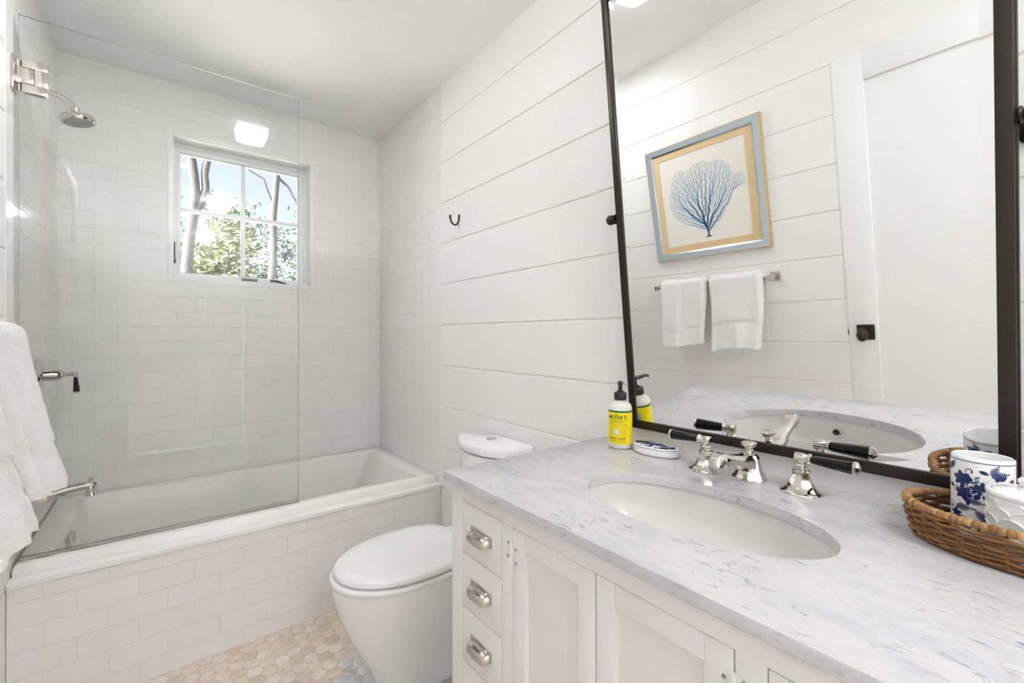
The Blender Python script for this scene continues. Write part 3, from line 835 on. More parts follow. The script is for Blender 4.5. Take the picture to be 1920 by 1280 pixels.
# ================================================================ TEXT HELPER
def text_faces(s, size, spacing=1.0, bold=.0):
    cu = bpy.data.curves.new('t', 'FONT'); cu.body = s; cu.size = size; cu.align_x = 'CENTER'; cu.space_character = spacing; cu.offset = bold
    ob = bpy.data.objects.new('t', cu); C.objects.link(ob)
    dg = bpy.context.evaluated_depsgraph_get()
    me = bpy.data.meshes.new_from_object(ob.evaluated_get(dg))
    vs = [tuple(q.co) for q in me.vertices]; fs = [tuple(p.vertices) for p in me.polygons]
    bpy.data.objects.remove(ob); bpy.data.curves.remove(cu); bpy.data.meshes.remove(me)
    return vs, fs

# ================================================================ SOAP BOTTLE
BX, BY, BR = 1.030, .8065, .0332
sb = thing('soap_bottle', (BX, BY, ZK), 'yellow labelled pump bottle of hand soap at the left end of the counter', 'soap bottle')
bm = NB()
lathe(bm, [(.026, 0), (.031, .002), (BR, .006), (BR, .108), (.0325, .116), (.029, .124), (.0225, .130), (.0145, .133), (.0135, .136), (.0135, .140)], (BX, BY, ZK), n=48)
mb, t_, b_ = nt('soap_plastic'); b_.inputs['Base Color'].default_value = (.80, .77, .70, 1); b_.inputs['Roughness'].default_value = .28
b_.inputs['Subsurface Weight'].default_value = .35; b_.inputs['Subsurface Radius'].default_value = (.02, .018, .012)
nz = N(t_, 'ShaderNodeTexNoise'); nz.inputs['Scale'].default_value = 30; bp = N(t_, 'ShaderNodeBump'); bp.inputs['Distance'].default_value = .0002
L(t_, nz.outputs['Fac'], bp.inputs['Height']); L(t_, bp.outputs[0], b_.inputs['Normal'])
obj('bottle', bm, mb, sb, 50)
FA = math.atan2(-.36, -.93)     # direction the label faces
def wrap(s, z, r): a = FA + s/r; return (BX+r*math.cos(a), BY+r*math.sin(a), ZK+z)
bm = NB()
rl = BR+.0003
yellow = simple('label_yellow', (.93,.75,.005), .35); green = simple('label_green', (.008,.11,.03), .4); lbw = simple('label_white', (.85,.85,.82), .4)
nn = 72
for z0, z1, mi in ((.015, .1035, 0), (.1035, .1085, 1)):
    a = [bm.verts.new(wrap(2*PI*rl*k/nn, z0, rl)) for k in range(nn)]; b2 = [bm.verts.new(wrap(2*PI*rl*k/nn, z1, rl)) for k in range(nn)]
    bridge(bm, a, b2, mi=mi)
lab = obj('label', bm, [yellow, green, lbw], sb, 60)
lab['label'] = 'yellow paper label with green top band'
def wrapped(vs, fs, s0, z0, r, bm, mi):
    m = [bm.verts.new(wrap(x+s0, y+z0, r)) for x, y, *_ in vs]
    for f_ in fs:
        try: bm.faces.new([m[i] for i in f_]).material_index = mi
        except ValueError: pass
bm = NB(); rt_ = rl+.0003
for s, size, z, mi in (("MEYER'S", .0135, .0845, 1), ('CLEAN DAY', .0062, .0765, 1), ('HAND SOAP', .0082, .0285, 0), ("MRS.", .004, .0965, 1)):
    vs, fs = text_faces(s, size, 1.16, size*.028); vs = [(a, b*(1.12 if s == "MEYER'S" else 1), c) for a, b, c in vs]; wrapped(vs, fs, 0, z, rt_, bm, mi)
def strip(s0, s1, z, hgt, mi):
    k = 10; a = [bm.verts.new(wrap(s0+(s1-s0)*i/k, z, rt_)) for i in range(k+1)]; b2 = [bm.verts.new(wrap(s0+(s1-s0)*i/k, z+hgt, rt_)) for i in range(k+1)]
    bridge(bm, a, b2, closed=False, mi=mi)
rr = random.Random(5)
for z in (.0715, .0685, .0640):
    x = -.026
    while x < .026:
        l = rr.uniform(.002, .006); strip(x, min(x+l, .027), z, .0009, 2); x += l+.0012
for z in (.058, .0545, .051, .0475, .044, .0405):
    for s0, s1 in ((-.026, -.011), (.011, .026)): strip(s0, s1, z, .0006, 2)
x = -.026
while x < .026:
    l = rr.uniform(.002, .005); strip(x, min(x+l, .027), .0235, .0014, 0); x += l+.001
x = -.012
while x < .024:
    l = rr.uniform(.002, .004); strip(x, x+l, .0185, .0010, 2); x += l+.001
def disc(r0, r1, z, dr, mi, k=28):
    a = [bm.verts.new(wrap(r1*math.cos(2*PI*i/k), z+r1*math.sin(2*PI*i/k), rt_+dr)) for i in range(k)]
    if r0: b2 = [bm.verts.new(wrap(r0*math.cos(2*PI*i/k), z+r0*math.sin(2*PI*i/k), rt_+dr)) for i in range(k)]; bridge(bm, a, b2, mi=mi)
    else: cap(bm, a, mi=mi)
disc(0, .0080, .0495, .0001, 3); disc(.0080, .0092, .0495, .0001, 4)
strip(-.005, .005, .049, .0012, 2)
INK = [simple('ink_dark', (.03,.05,.03), .5), green, simple('ink_olive', (.20,.19,.02), .5), lbw, simple('ink_red', (.30,.08,.03), .5)]
obj('lettering', bm, INK, lab, 0)
bm = NB()
bl = 2.55*rl   # information panel on the rear
k = 8
for z0, z1, mi, dz in ((.040, .0895, 3, 0), (.0865, .0873, 2, .0001), (.0835, .0843, 2, .0001), (.0805, .0813, 2, .0001), (.0775, .0783, 2, .0001), (.0745, .0753, 2, .0001), (.0715, .0723, 2, .0001)):
    a = [bm.verts.new(wrap(bl-.014+.028*i/k, z0, rt_+dz)) for i in range(k+1)]; b2 = [bm.verts.new(wrap(bl-.014+.028*i/k, z1, rt_+dz)) for i in range(k+1)]
    bridge(bm, a, b2, closed=False, mi=mi)
obj('information_panel', bm, INK, lab, 0)
bm = NB()
lathe(bm, [(.0165, .136), (.0175, .138), (.0175, .155), (.0160, .157), (.0095, .158), (.0092, .163), (.0055, .164), (.0058, .178), (.0085, .184), (.0085, .1865), (.006, .188)], (BX, BY, ZK), n=30)
dn = Vector((-.80, -.60, 0)).normalized(); P0 = Vector((BX, BY, ZK+.1845))
tube(bm, [P0, P0+dn*.012+Vector((0,0,.0015)), P0+dn*.026+Vector((0,0,.004)), P0+dn*.034+Vector((0,0,.0035)), P0+dn*.038+Vector((0,0,-.001))], [.0062, .0055, .0045, .004, .0034], 12)
o = obj('pump', fixn(bm), M['plastic'], sb, 40); o['label'] = 'black pump dispenser'

# ================================================================ BLUE AND WHITE POTTERY
navy = simple('cobalt_glaze', (.010,.022,.115), .12); mid = simple('blue_glaze', (.05,.12,.33), .12)
pot = simple('glazed_white', (.86,.86,.86), .10, coat=.3)
def leaf_polys(x, y, ang, ln, wd, n=9, bend=.0):
    """feathered leaf: stem strip and barbs, as lists of quads in 2D"""
    out = []; ca, sa = math.cos(ang), math.sin(ang)
    def P(u, v):
        v = v+bend*u*u/ln
        return (x+u*ca-v*sa, y+u*sa+v*ca)
    for i in range(n):
        u0 = ln*i/n; u1 = ln*(i+.86)/n; t = (i+.5)/n
        wv = wd*math.sin(PI*min(1, (t*.9+.12)))**.8
        for sg in (1, -1):
            out.append(([P(u0, sg*.04*wd), P(u1, sg*.04*wd), P(u1+.55*ln/n, sg*wv), P(u0+.9*ln/n, sg*wv*.93)], 0))
    for i in range(n): out.append(([P(ln*i/n, -.06*wd), P(ln*(i+1)/n, -.06*wd), P(ln*(i+1)/n, .06*wd), P(ln*i/n, .06*wd)], 1))
    out.append(([P(ln, -.25*wd), P(ln*1.16, 0), P(ln, .25*wd)], 0))
    return out
def blob_leaf(x, y, ang, ln, wd, mi=0, n=8):
    out = []; ca, sa = math.cos(ang), math.sin(ang)
    def P(u, v): return (x+u*ca-v*sa, y+u*sa+v*ca)
    pu = [(ln*i/n, wd*math.sin(PI*i/n)**.75*(1 if i % 2 else .82)) for i in range(n+1)]
    for (a, wa), (b, wb_) in zip(pu, pu[1:]): out.append(([P(a, -wa), P(b, -wb_), P(b, wb_), P(a, wa)], mi))
    return out
def curl(x, y, ang, r, wd, sg=1, turns=.8, mi=0, n=16):
    out = []; prev = None
    for i in range(n+1):
        t = i/n; a = ang+sg*2*PI*turns*t; rr_ = r*(1-.55*t); w_ = wd*(.35+.9*t)
        cx, cy = x+rr_*math.cos(a), y+rr_*math.sin(a)
        nx, ny = math.cos(a), math.sin(a)
        cur = ((cx+nx*w_, cy+ny*w_), (cx-nx*w_, cy-ny*w_))
        if prev: out.append(([prev[0], cur[0], cur[1], prev[1]], mi))
        prev = cur
    k = 10; out.append(([(cx+1.5*wd*math.cos(2*PI*i/k), cy+1.5*wd*math.sin(2*PI*i/k)) for i in range(k)], mi))
    return out
def flower(x, y, r, k=5, mi=0):
    out = []
    for i in range(k): out += blob_leaf(x, y, 2*PI*i/k+.3, r, r*.33, mi)
    return out

CX, CY, CR, CH = 1.007, .0897, .0355, .1215
ZB0 = ZK+.0105
cup = thing('tumbler_cup', (CX, CY, ZB0), 'white ceramic tumbler with navy blue leaf pattern standing in the wicker basket', 'cup')
bm = NB()
lathe(bm, [(0, .001), (.032, 0), (.0355, .002), (CR-.0005, .008), (CR, .02), (CR, CH-.004), (CR-.0006, CH-.001), (CR-.002, CH), (CR-.0035, CH-.001), (CR-.004, CH-.006), (CR-.0042, .012), (.028, .006), (0, .0055)], (CX, CY, ZB0), n=64, caps=False)
def onc(p, dr=.00025):
    a = CAMA + p[0]/CR; return (CX+(CR+dr)*math.cos(a), CY+(CR+dr)*math.sin(a), ZB0+p[1])
CAMA = PI + .04
polys = []
def add(l): polys.extend(l)
tile_w = 2*PI*CR/2
for rep in (0, tile_w):
    q = []
    q += leaf_polys(.012, .094, math.radians(-32), .021, .0062, 10, -.25) if False else leaf_polys(-.012, .096, math.radians(-28+180+0), .02, .0062, 10, .2)
    q += curl(-.0005+.002, .0905, math.radians(200), .006, .0007, 1, .7); q += curl(.006-.001, .083, math.radians(200), .005, .0007, 1, .7)
    q += leaf_polys(.016, .052, math.radians(102), .026, .0068, 11, -.15)
    q += flower(.022, .087, .013, 6, 0); q += flower(.020, .066, .012, 6, 0)
    q += leaf_polys(.030, .041, math.radians(160), .020, .0062, 9, .2)
    q += curl(.030, .070, math.radians(30), .006, .0008, -1, .8)
    q += leaf_polys(-.006, .026, math.radians(68), .020, .006, 9, -.2); q += leaf_polys(.010, .014, math.radians(30), .020, .0065, 9, .2)
    q += blob_leaf(.001, .068, math.radians(-60), .011, .004); q += blob_leaf(-.002, .066, math.radians(-150), .009, .0035)
    q += blob_leaf(.028, .028, math.radians(200), .013, .0045); q += blob_leaf(.033, .019, math.radians(100), .012, .004)
    q += curl(-.022, .045, math.radians(80), .007, .0009, 1, .8); q += flower(-.026, .064, .012, 5, 0)
    q += leaf_polys(-.034, .025, math.radians(70), .024, .0065, 9, .15); q += flower(-.020, .020, .010, 5, 0)
    q += curl(.012, .100, math.radians(-90), .006, .0008, 1, .8); q += blob_leaf(.002, .1035, math.radians(200), .012, .003)
    q += blob_leaf(-.040, .095, math.radians(-70), .016, .005); q += curl(-.043, .072, math.radians(0), .006, .0008, 1, .8)
    q += leaf_polys(-.046, .050, math.radians(110), .018, .006, 9, .15)
    rk = random.Random(31)
    for k in range(16):
        u_, v_ = -tile_w/2+tile_w*((k*.618) % 1), .010+.094*((k*.414+.1) % 1)
        q += blob_leaf(u_, v_, rk.uniform(0, 6.3), rk.uniform(.010, .015), rk.uniform(.003, .0046)) if k % 3 else curl(u_, v_, rk.uniform(0, 6.3), .0055, .0009, rk.choice((1, -1)), .8)
    for k in range(12):
        u_, v_ = -tile_w/2+tile_w*((k*.618+.3) % 1), .012+.088*((k*.755+.2) % 1)
        q += leaf_polys(u_, v_, rk.uniform(0, 6.3), rk.uniform(.013, .018), .005, 8, .15) if k % 2 else flower(u_, v_, .009, 5, 0)
    for pts, mi in q: polys.append(([(-(x)+rep, y) for x, y in pts], mi+1))
for pts, mi in polys:
    try: bm.faces.new([bm.verts.new(onc(p, .0003 if mi == 1 else .0005)) for p in pts]).material_index = mi
    except ValueError: pass
for z0, z1 in ((CH-.0068, CH-.0056),):
    a = ring(bm, [(CX+(CR+.0002)*math.cos(2*PI*k/64), CY+(CR+.0002)*math.sin(2*PI*k/64), ZB0+z0) for k in range(64)]); b2 = ring(bm, [(CX+(CR+.0002)*math.cos(2*PI*k/64), CY+(CR+.0002)*math.sin(2*PI*k/64), ZB0+z1) for k in range(64)])
    bridge(bm, a, b2, mi=1)
obj('cup_body', bm, [pot, navy, mid], cup, 50)

# soap dish with a patterned top
SX, SY, SRX, SRY, SH = 1.047, .702, .040, .066, .024
sd = thing('soap_dish', (SX, SY, ZK), 'oval white ceramic soap dish with blue flower top beside the soap bottle', 'soap dish')
def eldish(f_, z): return [(SX+SRX*f_*math.cos(2*PI*k/56), SY+SRY*f_*math.sin(2*PI*k/56), ZK+z) for k in range(56)]
bm = NB(); loft(bm, [eldish(.94, 0), eldish(.985, .0015), eldish(1, .004), eldish(1, SH-.003), eldish(.985, SH-.0008), eldish(.96, SH)])
R = [ring(bm, eldish(1.003, z)) for z in (.0022, .0034)]; bridge(bm, R[0], R[1], mi=1)
R = [ring(bm, eldish(1.003, z)) for z in (SH-.0045, SH-.0033)]; bridge(bm, R[0], R[1], mi=1)
q = []
rr = random.Random(11)
for k in range(16): q += flower(rr.uniform(-.026, .026), -.052+.104*k/15, rr.uniform(.009, .013), rr.choice((5, 6)), 1 if k % 4 == 1 else 0)
for k in range(34): q += blob_leaf(rr.uniform(-.033, .033), rr.uniform(-.058, .058), rr.uniform(0, 6.3), rr.uniform(.010, .016), rr.uniform(.003, .005), 1 if k % 5 == 0 else 0)
for k in range(26): q += curl(rr.uniform(-.032, .032), rr.uniform(-.056, .056), rr.uniform(0, 6.3), .005, .0009, rr.choice((1, -1)), .8)
for pts, mi in q:
    if all((x/SRX)**2+(y/SRY)**2 < .90 for x, y in pts):
        try: bm.faces.new([bm.verts.new((SX+x, SY+y, ZK+SH+.0002+(.0002 if mi else 0))) for x, y in pts]).material_index = mi+1
        except ValueError: pass
obj('dish_body', bm, [pot, navy, mid], sd, 40)

# jar with raised scales
JX, JY, JR, JH = .940, .0406, .0400, .093
jar = thing('ceramic_jar', (JX, JY, ZB0), 'white ceramic lidded jar with raised fish-scale pattern in the wicker basket', 'jar')
bm = NB()
nu, nv = 240, 110
def scale_off(s, z):
    rowh = .0128; pitch_ = 2*PI*JR/9
    for r_ in range(-1, 9):
        zc = -.010+r_*rowh
        off = (r_ % 2)*pitch_/2
        k = round((s-off)/pitch_); ds = s-off-k*pitch_; dz = z-zc
        d_ = math.hypot(ds/.0162, dz/.0172)
        if d_ < 1: return .0004+.0024*d_**3
    return 0
rows = []
for j in range(nv+1):
    z = (JH-.010)*j/nv; row = []
    for i in range(nu):
        s = 2*PI*JR*i/nu
        r_ = JR-.002 + (scale_off(s, z) if z < JH-.012 else 0)
        if j == 0: r_ = JR-.004
        row.append((JX+r_*math.cos(2*PI*i/nu), JY+r_*math.sin(2*PI*i/nu), ZB0+z))
    rows.append(row)
R = loft(bm, rows, caps=(True, False))
lip = [[(JX+r_*math.cos(2*PI*i/nu), JY+r_*math.sin(2*PI*i/nu), ZB0+z) for i in range(nu)] for r_, z in ((JR+.0005, JH-.0085), (JR+.001, JH-.004), (JR-.0002, JH-.001), (JR-.003, JH), (JR-.006, JH-.001), (JR-.006, .006))]
prev = R[-1]
for l in lip:
    cur = ring(bm, l); bridge(bm, prev, cur); prev = cur
cap(bm, prev)
obj('jar_body', bm, pot, jar, 60)
bm = NB(); lathe(bm, [(JR-.0066, JH-.004), (JR-.0066, JH-.001), (JR-.008, JH), (JR-.02, JH+.0015), (.010, JH+.003), (.005, JH+.004), (.005, JH+.007), (.009, JH+.011), (.0095, JH+.015), (.006, JH+.019), (0, JH+.020)], (JX, JY, ZB0), n=48)
obj('lid', bm, pot, jar, 50)

# ================================================================ WICKER BASKET
KX, KY, KA, KB = .9735, .030, .0840, .1350
bk = thing('wicker_basket', (KX, KY, ZK), 'oval brown wicker tray basket at the right end of the counter', 'basket')
wick = island_mat('wicker', [(.115,.045,.012), (.25,.105,.028), (.17,.07,.018), (.31,.15,.045)], .42, 90, .35)
rimm = island_mat('rattan_rim', [(.33,.165,.055), (.43,.24,.09), (.23,.10,.032), (.48,.285,.12)], .4, 120, .3)
def ell(a, off=0): return (KX+(KA+off)*math.cos(a), KY+(KB+off)*math.sin(a))
bm = NB(); nst = 34; rr = random.Random(2)
for row in range(9):
    z = ZK+.0045+row*.0053
    flare = .009*row/8
    for strand in range(1):
        pts = []
        for k in range(nst*5):
            a = 2*PI*k/(nst*5)
            off = flare + .0027*math.sin(nst/2*a + (row % 2)*PI) 
            x, y = ell(a, off); pts.append((x, y, z+.0011*math.sin(nst/2*a*1.0+row)+.0012*math.sin(3*a+row*1.7)))
        # split in rods so that the colour varies along the row
        cuts = sorted(rr.sample(range(len(pts)), 7)); cuts.append(cuts[0]+len(pts))
        for c0, c1 in zip(cuts, cuts[1:]):
            seg = [pts[k % len(pts)] for k in range(c0, c1+1)]
            if len(seg) > 2: tube(bm, seg, .0027+rr.uniform(-.0004, .0003), 7)
obj('weave', bm, wick, bk, 60)
bm = NB()
for k in range(nst):
    a = 2*PI*k/nst; p0 = ell(a, 0); p1 = ell(a, .009)
    tube(bm, [(p0[0], p0[1], ZK+.003), (p1[0], p1[1], ZK+.051)], .0021, 6)
st_ = obj('stakes', bm, wick, bk, 60); st_['kind'] = 'stuff'
bm = NB()
prevr = [ring(bm, [(*ell(2*PI*k/64, -.003), ZK+.001+dz) for k in range(64)]) for dz in (0, .006)]
bridge(bm, prevr[0], prevr[1]); cap(bm, prevr[0], True); cap(bm, prevr[1])
for j in range(1, 12):
    f_ = j/12
    tube(bm, [(KX+(KA-.003)*f_*math.cos(2*PI*k/48), KY+(KB-.003)*f_*math.sin(2*PI*k/48), ZK+.0072) for k in range(48)], .003, 6, closed=True)
obj('base', bm, wick, bk, 60)
bm = NB(); nb = 104
for k in range(nb):
    a0 = 2*PI*k/nb; pts = []
    for j in range(7):
        a = a0+2*PI/nb*(j/6*1.04); pts.append((*ell(a, .008), ZK+.0560+.0006*math.sin(5*a0)))
    tube(bm, pts, [r_*(.0062+rr.uniform(-.0005, .0005)) for r_ in (.70, .90, 1.0, 1.03, 1.0, .90, .70)], 10)
obj('rim', bm, rimm, bk, 70)

# ================================================================ TOWEL BAR, TOWELS, PICTURE (left wall)
BXx, BZ = XL+.078, 1.172
tb = thing('towel_bar', (XL, 1.27, BZ), 'nickel towel bar with square posts on the left wall under the picture', 'towel bar')
bm = NB(); tube(bm, [(BXx, .945, BZ), (BXx, 1.572, BZ)], .0075, 16); obj('bar', bm, M['nickel'], tb)
for y in (.938, 1.577):
    bm = NB(); box(bm, XL, XL+.008, y-.022, y+.022, BZ-.022, BZ+.022, .002); box(bm, XL+.008, XL+.086, y-.011, y+.011, BZ-.013, BZ+.013, .003); obj('post', bm, M['nickel'], tb)

def towel(y0, y1, label, flare, zf, zfun, band, zbk, seed, crease):
    """folded towel over the bar: thick sheet profile in x-z swept along y"""
    t = thing('towel', (BXx, (y0+y1)/2, zf), label, 'towel', 'white towels on the towel bar')
    rs = random.Random(seed); ph = rs.uniform(0, 6)
    NYs = 56; bm = NB(); grid = []
    for j in range(NYs+1):
        v_ = j/NYs; y_ = y0+(y1-y0)*v_
        edge = min(v_, 1-v_)
        th = .031*(min(1, edge/.06)**.5 if edge < .06 else 1) * (1 - crease[1]*math.exp(-((v_-crease[0])/.06)**2))
        th = max(th, .004)
        zb_f = zfun(v_) + .003*math.sin(5*v_+ph)
        loop = []
        nf = 44
        # outer face, from front hem up over the bar and down the back
        def front(u_):      # u_ 0 at the bar .. 1 at the hem
            fold = .007*math.sin(9*v_+ph+1.1*u_)*u_ + .003*math.sin(21*v_+ph*2)*u_
            return BXx+.012 + flare(v_)*u_**1.15 + fold, BZ+.004-(BZ-zb_f)*u_
        outer_, inner_ = [], []
        for k in range(nf+1):
            u_ = 1-k/nf; x_, z_ = front(u_)
            bh = u_*(BZ-zb_f)
            dz = (BZ-zb_f)-bh          # height above hem
            rib = 0
            if band[0] < dz < band[1]: rib = -.0035+.0011*math.sin(dz*900)
            if dz < .012: rib = -.002*(1-dz/.012)
            outer_.append((x_+th+rib, z_)); inner_.append((x_, z_))
        top = []
        for k in range(1, 9):
            a = PI*k/9; top.append((BXx+(.012+th)*math.cos(a), BZ+.004+(.010+th)*math.sin(a)))
        back = []
        for k in range(0, 13):
            u_ = k/12; back.append((BXx-.012-th*.8+.002*math.sin(6*v_+ph), BZ+.004-(BZ-zbk)*u_))
        backin = [(BXx-.011, z_) for x_, z_ in reversed(back)]
        topin = [(BXx+.0105*math.cos(a), BZ+.004+.0095*math.sin(a)) for a in [PI-PI*k/5 for k in range(1, 5)]]
        loop = outer_ + top + back + backin + topin + list(reversed(inner_))
        if j in (0, NYs):
            pass
        grid.append([(x_, y_+ (.004*math.sin(z_*14+ph)+ (.022*(BZ-z_)/.4*(.5-v_)*2*(.6)) if True else 0), z_) for x_, z_ in loop])
    R = loft(bm, grid, caps=(False, False))
    for rr_ in (R[0], R[-1]):
        n_ = len(rr_)
        # stitch the side closed along the sheet
        for k in range(n_//2-1):
            try: bm.faces.new((rr_[k], rr_[k+1], rr_[n_-2-k], rr_[n_-1-k]))
            except ValueError: pass
    bmesh.ops.subdivide_edges(bm, edges=[e for e in bm.edges if e.calc_length() > .012], cuts=1, use_grid_fill=True)
    for q_ in bm.verts:
        q_.co += Vector(noise.noise_vector(q_.co*55))*.0016
    bmesh.ops.recalc_face_normals(bm, faces=bm.faces)
    obj('cloth', bm, M['terry'], t, 0 or 80)
towel(1.256, 1.540, 'white terry towel hung farther along the bar, next to the glass shower panel', lambda v_: .066+.008*v_, .828, lambda v_: .850-.022*v_, (.060, .102), .875, 4, (.50, .22))
towel(.962, 1.238, 'white terry towel hung on the bar end nearest the door', lambda v_: .068, .80, lambda v_: .824-.022*v_+.022*math.sin(PI*v_), (.066, .140), .86, 9, (.66, .0))

# picture
pc = thing('framed_picture', (XL, 1.26, 1.32), 'framed print of blue sea fan coral hung above the towel bar', 'picture')
py0, py1, pz0, pz1 = .938, 1.579, 1.323, 1.968
silver = simple('silver_leaf', (.60,.66,.70), .22, .85)
bm = NB(); fx0, fx1 = XL+.001, XL+.026; fw = .042
prof = [(fx0, 0), (fx1-.002, 0), (fx1, .004), (fx1-.004, fw-.008), (fx1-.010, fw), (fx0, fw)]
cor = [(py0, pz0, 1, 1), (py1, pz0, -1, 1), (py1, pz1, -1, -1), (py0, pz1, 1, -1)]
R = [ring(bm, [(x_, yy+sy*d_, zz+sz*d_) for x_, d_ in prof]) for yy, zz, sy, sz in cor]
for a, b2 in zip(R, R[1:]+R[:1]):
    for i in range(len(prof)):
        j = (i+1) % len(prof); f_ = bm.faces.new((a[i], a[j], b2[j], b2[i])); f_.material_index = 1 if i in (0, 1) else 0
obj('frame', fixn(bm), [silver, simple('gilt_side', (.62,.45,.22), .4, .4)], pc, 20)
def rectring(bm, x, y0, y1, z0, z1, i0, i1, k0, k1):
    a = ring(bm, [(x, y0, z0), (x, y1, z0), (x, y1, z1), (x, y0, z1)]); b2 = ring(bm, [(x, i0, k0), (x, i1, k0), (x, i1, k1), (x, i0, k1)]); bridge(bm, a, b2)
a0, a1, c0, c1 = py0+fw, py1-fw, pz0+fw, pz1-fw
i0, i1, k0, k1 = py0+.082, py1-.075, pz0+.078, pz1-.072
bm = NB()
box(bm, XL+.008, XL+.0135, a0-.004, i0, c0-.004, c1+.004); box(bm, XL+.008, XL+.0135, i1, a1+.004, c0-.004, c1+.004)
box(bm, XL+.008, XL+.0135, i0, i1, c0-.004, k0); box(bm, XL+.008, XL+.0135, i0, i1, k1, c1+.004)
obj('mat_board', bm, simple('mat_tan', (.72,.53,.30), .7, bump=.0002, bscale=300), pc, 0)
bm = NB(); box(bm, XL+.004, XL+.010, i0-.005, i1+.005, k0-.005, k1+.005)
# branching sea fan drawn as thin ink strokes
from mathutils import kdtree
rc = random.Random(21)
fan = [(-.205,.135), (-.215,.215), (-.195,.300), (-.165,.365), (-.120,.380), (-.090,.350), (-.055,.385), (.000,.395), (.050,.370), (.100,.375), (.135,.345), (.165,.285), (.215,.270), (.225,.215), (.150,.195), (.125,.135), (.085,.075), (.035,.030), (-.030,.030), (-.100,.070), (-.160,.095)]
def inside(x_, y_):
    c_ = False
    for k in range(len(fan)):
        (xa, ya), (xb, yb) = fan[k], fan[k-1]
        if (ya > y_) != (yb > y_) and x_ < (xb-xa)*(y_-ya)/(yb-ya)+xa: c_ = not c_
    return c_
att = []
while len(att) < 8500:
    p_ = (rc.uniform(-.23, .23), rc.uniform(.02, .40))
    if inside(*p_): att.append(p_)
nodes = [(0., -.012), (.001, -.002), (0., .010), (-.002, .022)]; par = [-1, 0, 1, 2]
for it in range(190):
    kd = kdtree.KDTree(len(nodes))
    for k, q_ in enumerate(nodes): kd.insert((q_[0], q_[1], 0), k)
    kd.balance(); infl = {}; keep = []
    for a_ in att:
        _, k, dist = kd.find((a_[0], a_[1], 0))
        if dist < .0031: continue
        keep.append(a_)
        if dist < .06:
            dx, dy = a_[0]-nodes[k][0], a_[1]-nodes[k][1]; l_ = math.hypot(dx, dy); v_ = infl.setdefault(k, [0., 0.]); v_[0] += dx/l_; v_[1] += dy/l_
    att = keep
    if not att or not infl: break
    for k, (dx, dy) in infl.items():
        l_ = math.hypot(dx, dy) or 1; dx = dx/l_+rc.uniform(-.75, .75); dy = dy/l_+rc.uniform(-.75, .75); l_ = math.hypot(dx, dy) or 1
        nodes.append((nodes[k][0]+.0040*dx/l_, nodes[k][1]+.0040*dy/l_)); par.append(k)
    if len(nodes) > 16000: break
cnt = [1]*len(nodes)
for k in range(len(nodes)-1, 0, -1): cnt[par[k]] += cnt[k]
coral = []
for k in range(1, len(nodes)):
    (x_, y_), (x2, y2) = nodes[par[k]], nodes[k]; dx, dy = x2-x_, y2-y_; l_ = math.hypot(dx, dy) or 1
    wd = min(.0065, .00055+.00009*cnt[k]**.60); nx, ny = -dy/l_*wd, dx/l_*wd
    x2 += dx*.15; y2 += dy*.15
    coral.append(([(x_+nx, y_+ny), (x2+nx*.9, y2+ny*.9), (x2-nx*.9, y2-ny*.9), (x_-nx, y_-ny)], 0 if cnt[k] > 260 else 3 if cnt[k] > 22 else 6))
for k in range(7): coral.append(([(rc.uniform(-.02, .02)+a_, -.016+b_) for a_, b_ in ((-.008, 0), (.008, 0), (.006, .006), (-.006, .006))], 0))
inks = [simple('ink_deep_blue', (.07,.22,.43), .8), simple('ink_blue', (.15,.35,.58), .8), simple('ink_pale_blue', (.27,.47,.66), .8)]
pyc, pzc = 1.252, k0+.040
for pts, dep in coral:
    mi = 1 if dep <= 1 else 2 if dep <= 4 else 3
    pp = [(XL+.0101+.00005*(6-dep), pyc-x_, pzc+y_) for x_, y_ in pts]
    if all(i0+.01 < q_[1] < i1-.01 and k0+.01 < q_[2] < k1-.01 for q_ in pp):
        try: bm.faces.new([bm.verts.new(q_) for q_ in pp]).material_index = mi
        except ValueError: pass
obj('coral_print', bm, [simple('print_paper', (.83,.79,.71), .8)]+inks, pc, 0)

# ================================================================ NAIL BRUSH ON THE SILL
nbx, nby, nbz = .378, YB+.062, WZ0+.0062
br = thing('nail_brush', (nbx, nby, nbz), 'small nail brush with brown bristles lying on the window sill', 'brush')
bm = NB(); box(bm, nbx-.042, nbx+.042, nby-.012, nby+.012, nbz, nbz+.008, .004); obj('back', bm, simple('clear_resin', (.74,.72,.72), .2), br)
bm = NB(); rr = random.Random(8)
for i in range(22):
    for j in range(5):
        x_ = nbx-.036+.072*i/21; y_ = nby-.009+.018*j/4
        tube(bm, [(x_, y_, nbz+.007), (x_+rr.uniform(-.002, .002), y_+rr.uniform(-.001, .001), nbz+.023+rr.uniform(-.002, .001))], .0009, 5)
o = obj('bristles', bm, island_mat('bristle', [(.34,.24,.17), (.16,.11,.08), (.46,.36,.27)], .7), br, 60); o['kind'] = 'stuff'

# ================================================================ CEILING LIGHTS
def ceiling_light(x, y, label, mat='lamp'):
    t = thing('ceiling_light', (x, y, ZC), label, 'ceiling light', 'flush ceiling lights')
    bm = NB(); box(bm, x-.062, x+.062, y-.062, y+.062, ZC-.014, ZC, .003); obj('canopy', bm, M['whitepaintmetal'], t)
    bm = NB()
    def sq(hw, z, p=6.0):
        pts = []
        for k in range(48):
            a = 2*PI*k/48; c, s = math.cos(a), math.sin(a); r_ = hw/((abs(c)**p+abs(s)**p)**(1/p))
            pts.append((x+r_*c, y+r_*s, z))
        return pts
    loft(bm, [sq(.083, ZC-.010, 9), sq(.084, ZC-.013, 9), sq(.079, ZC-.06, 7), sq(.072, ZC-.078, 6), sq(.055, ZC-.088, 4), sq(.03, ZC-.092, 3), sq(.01, ZC-.093, 2)])
    obj('shade', fixn(bm), M[mat], t, 50)
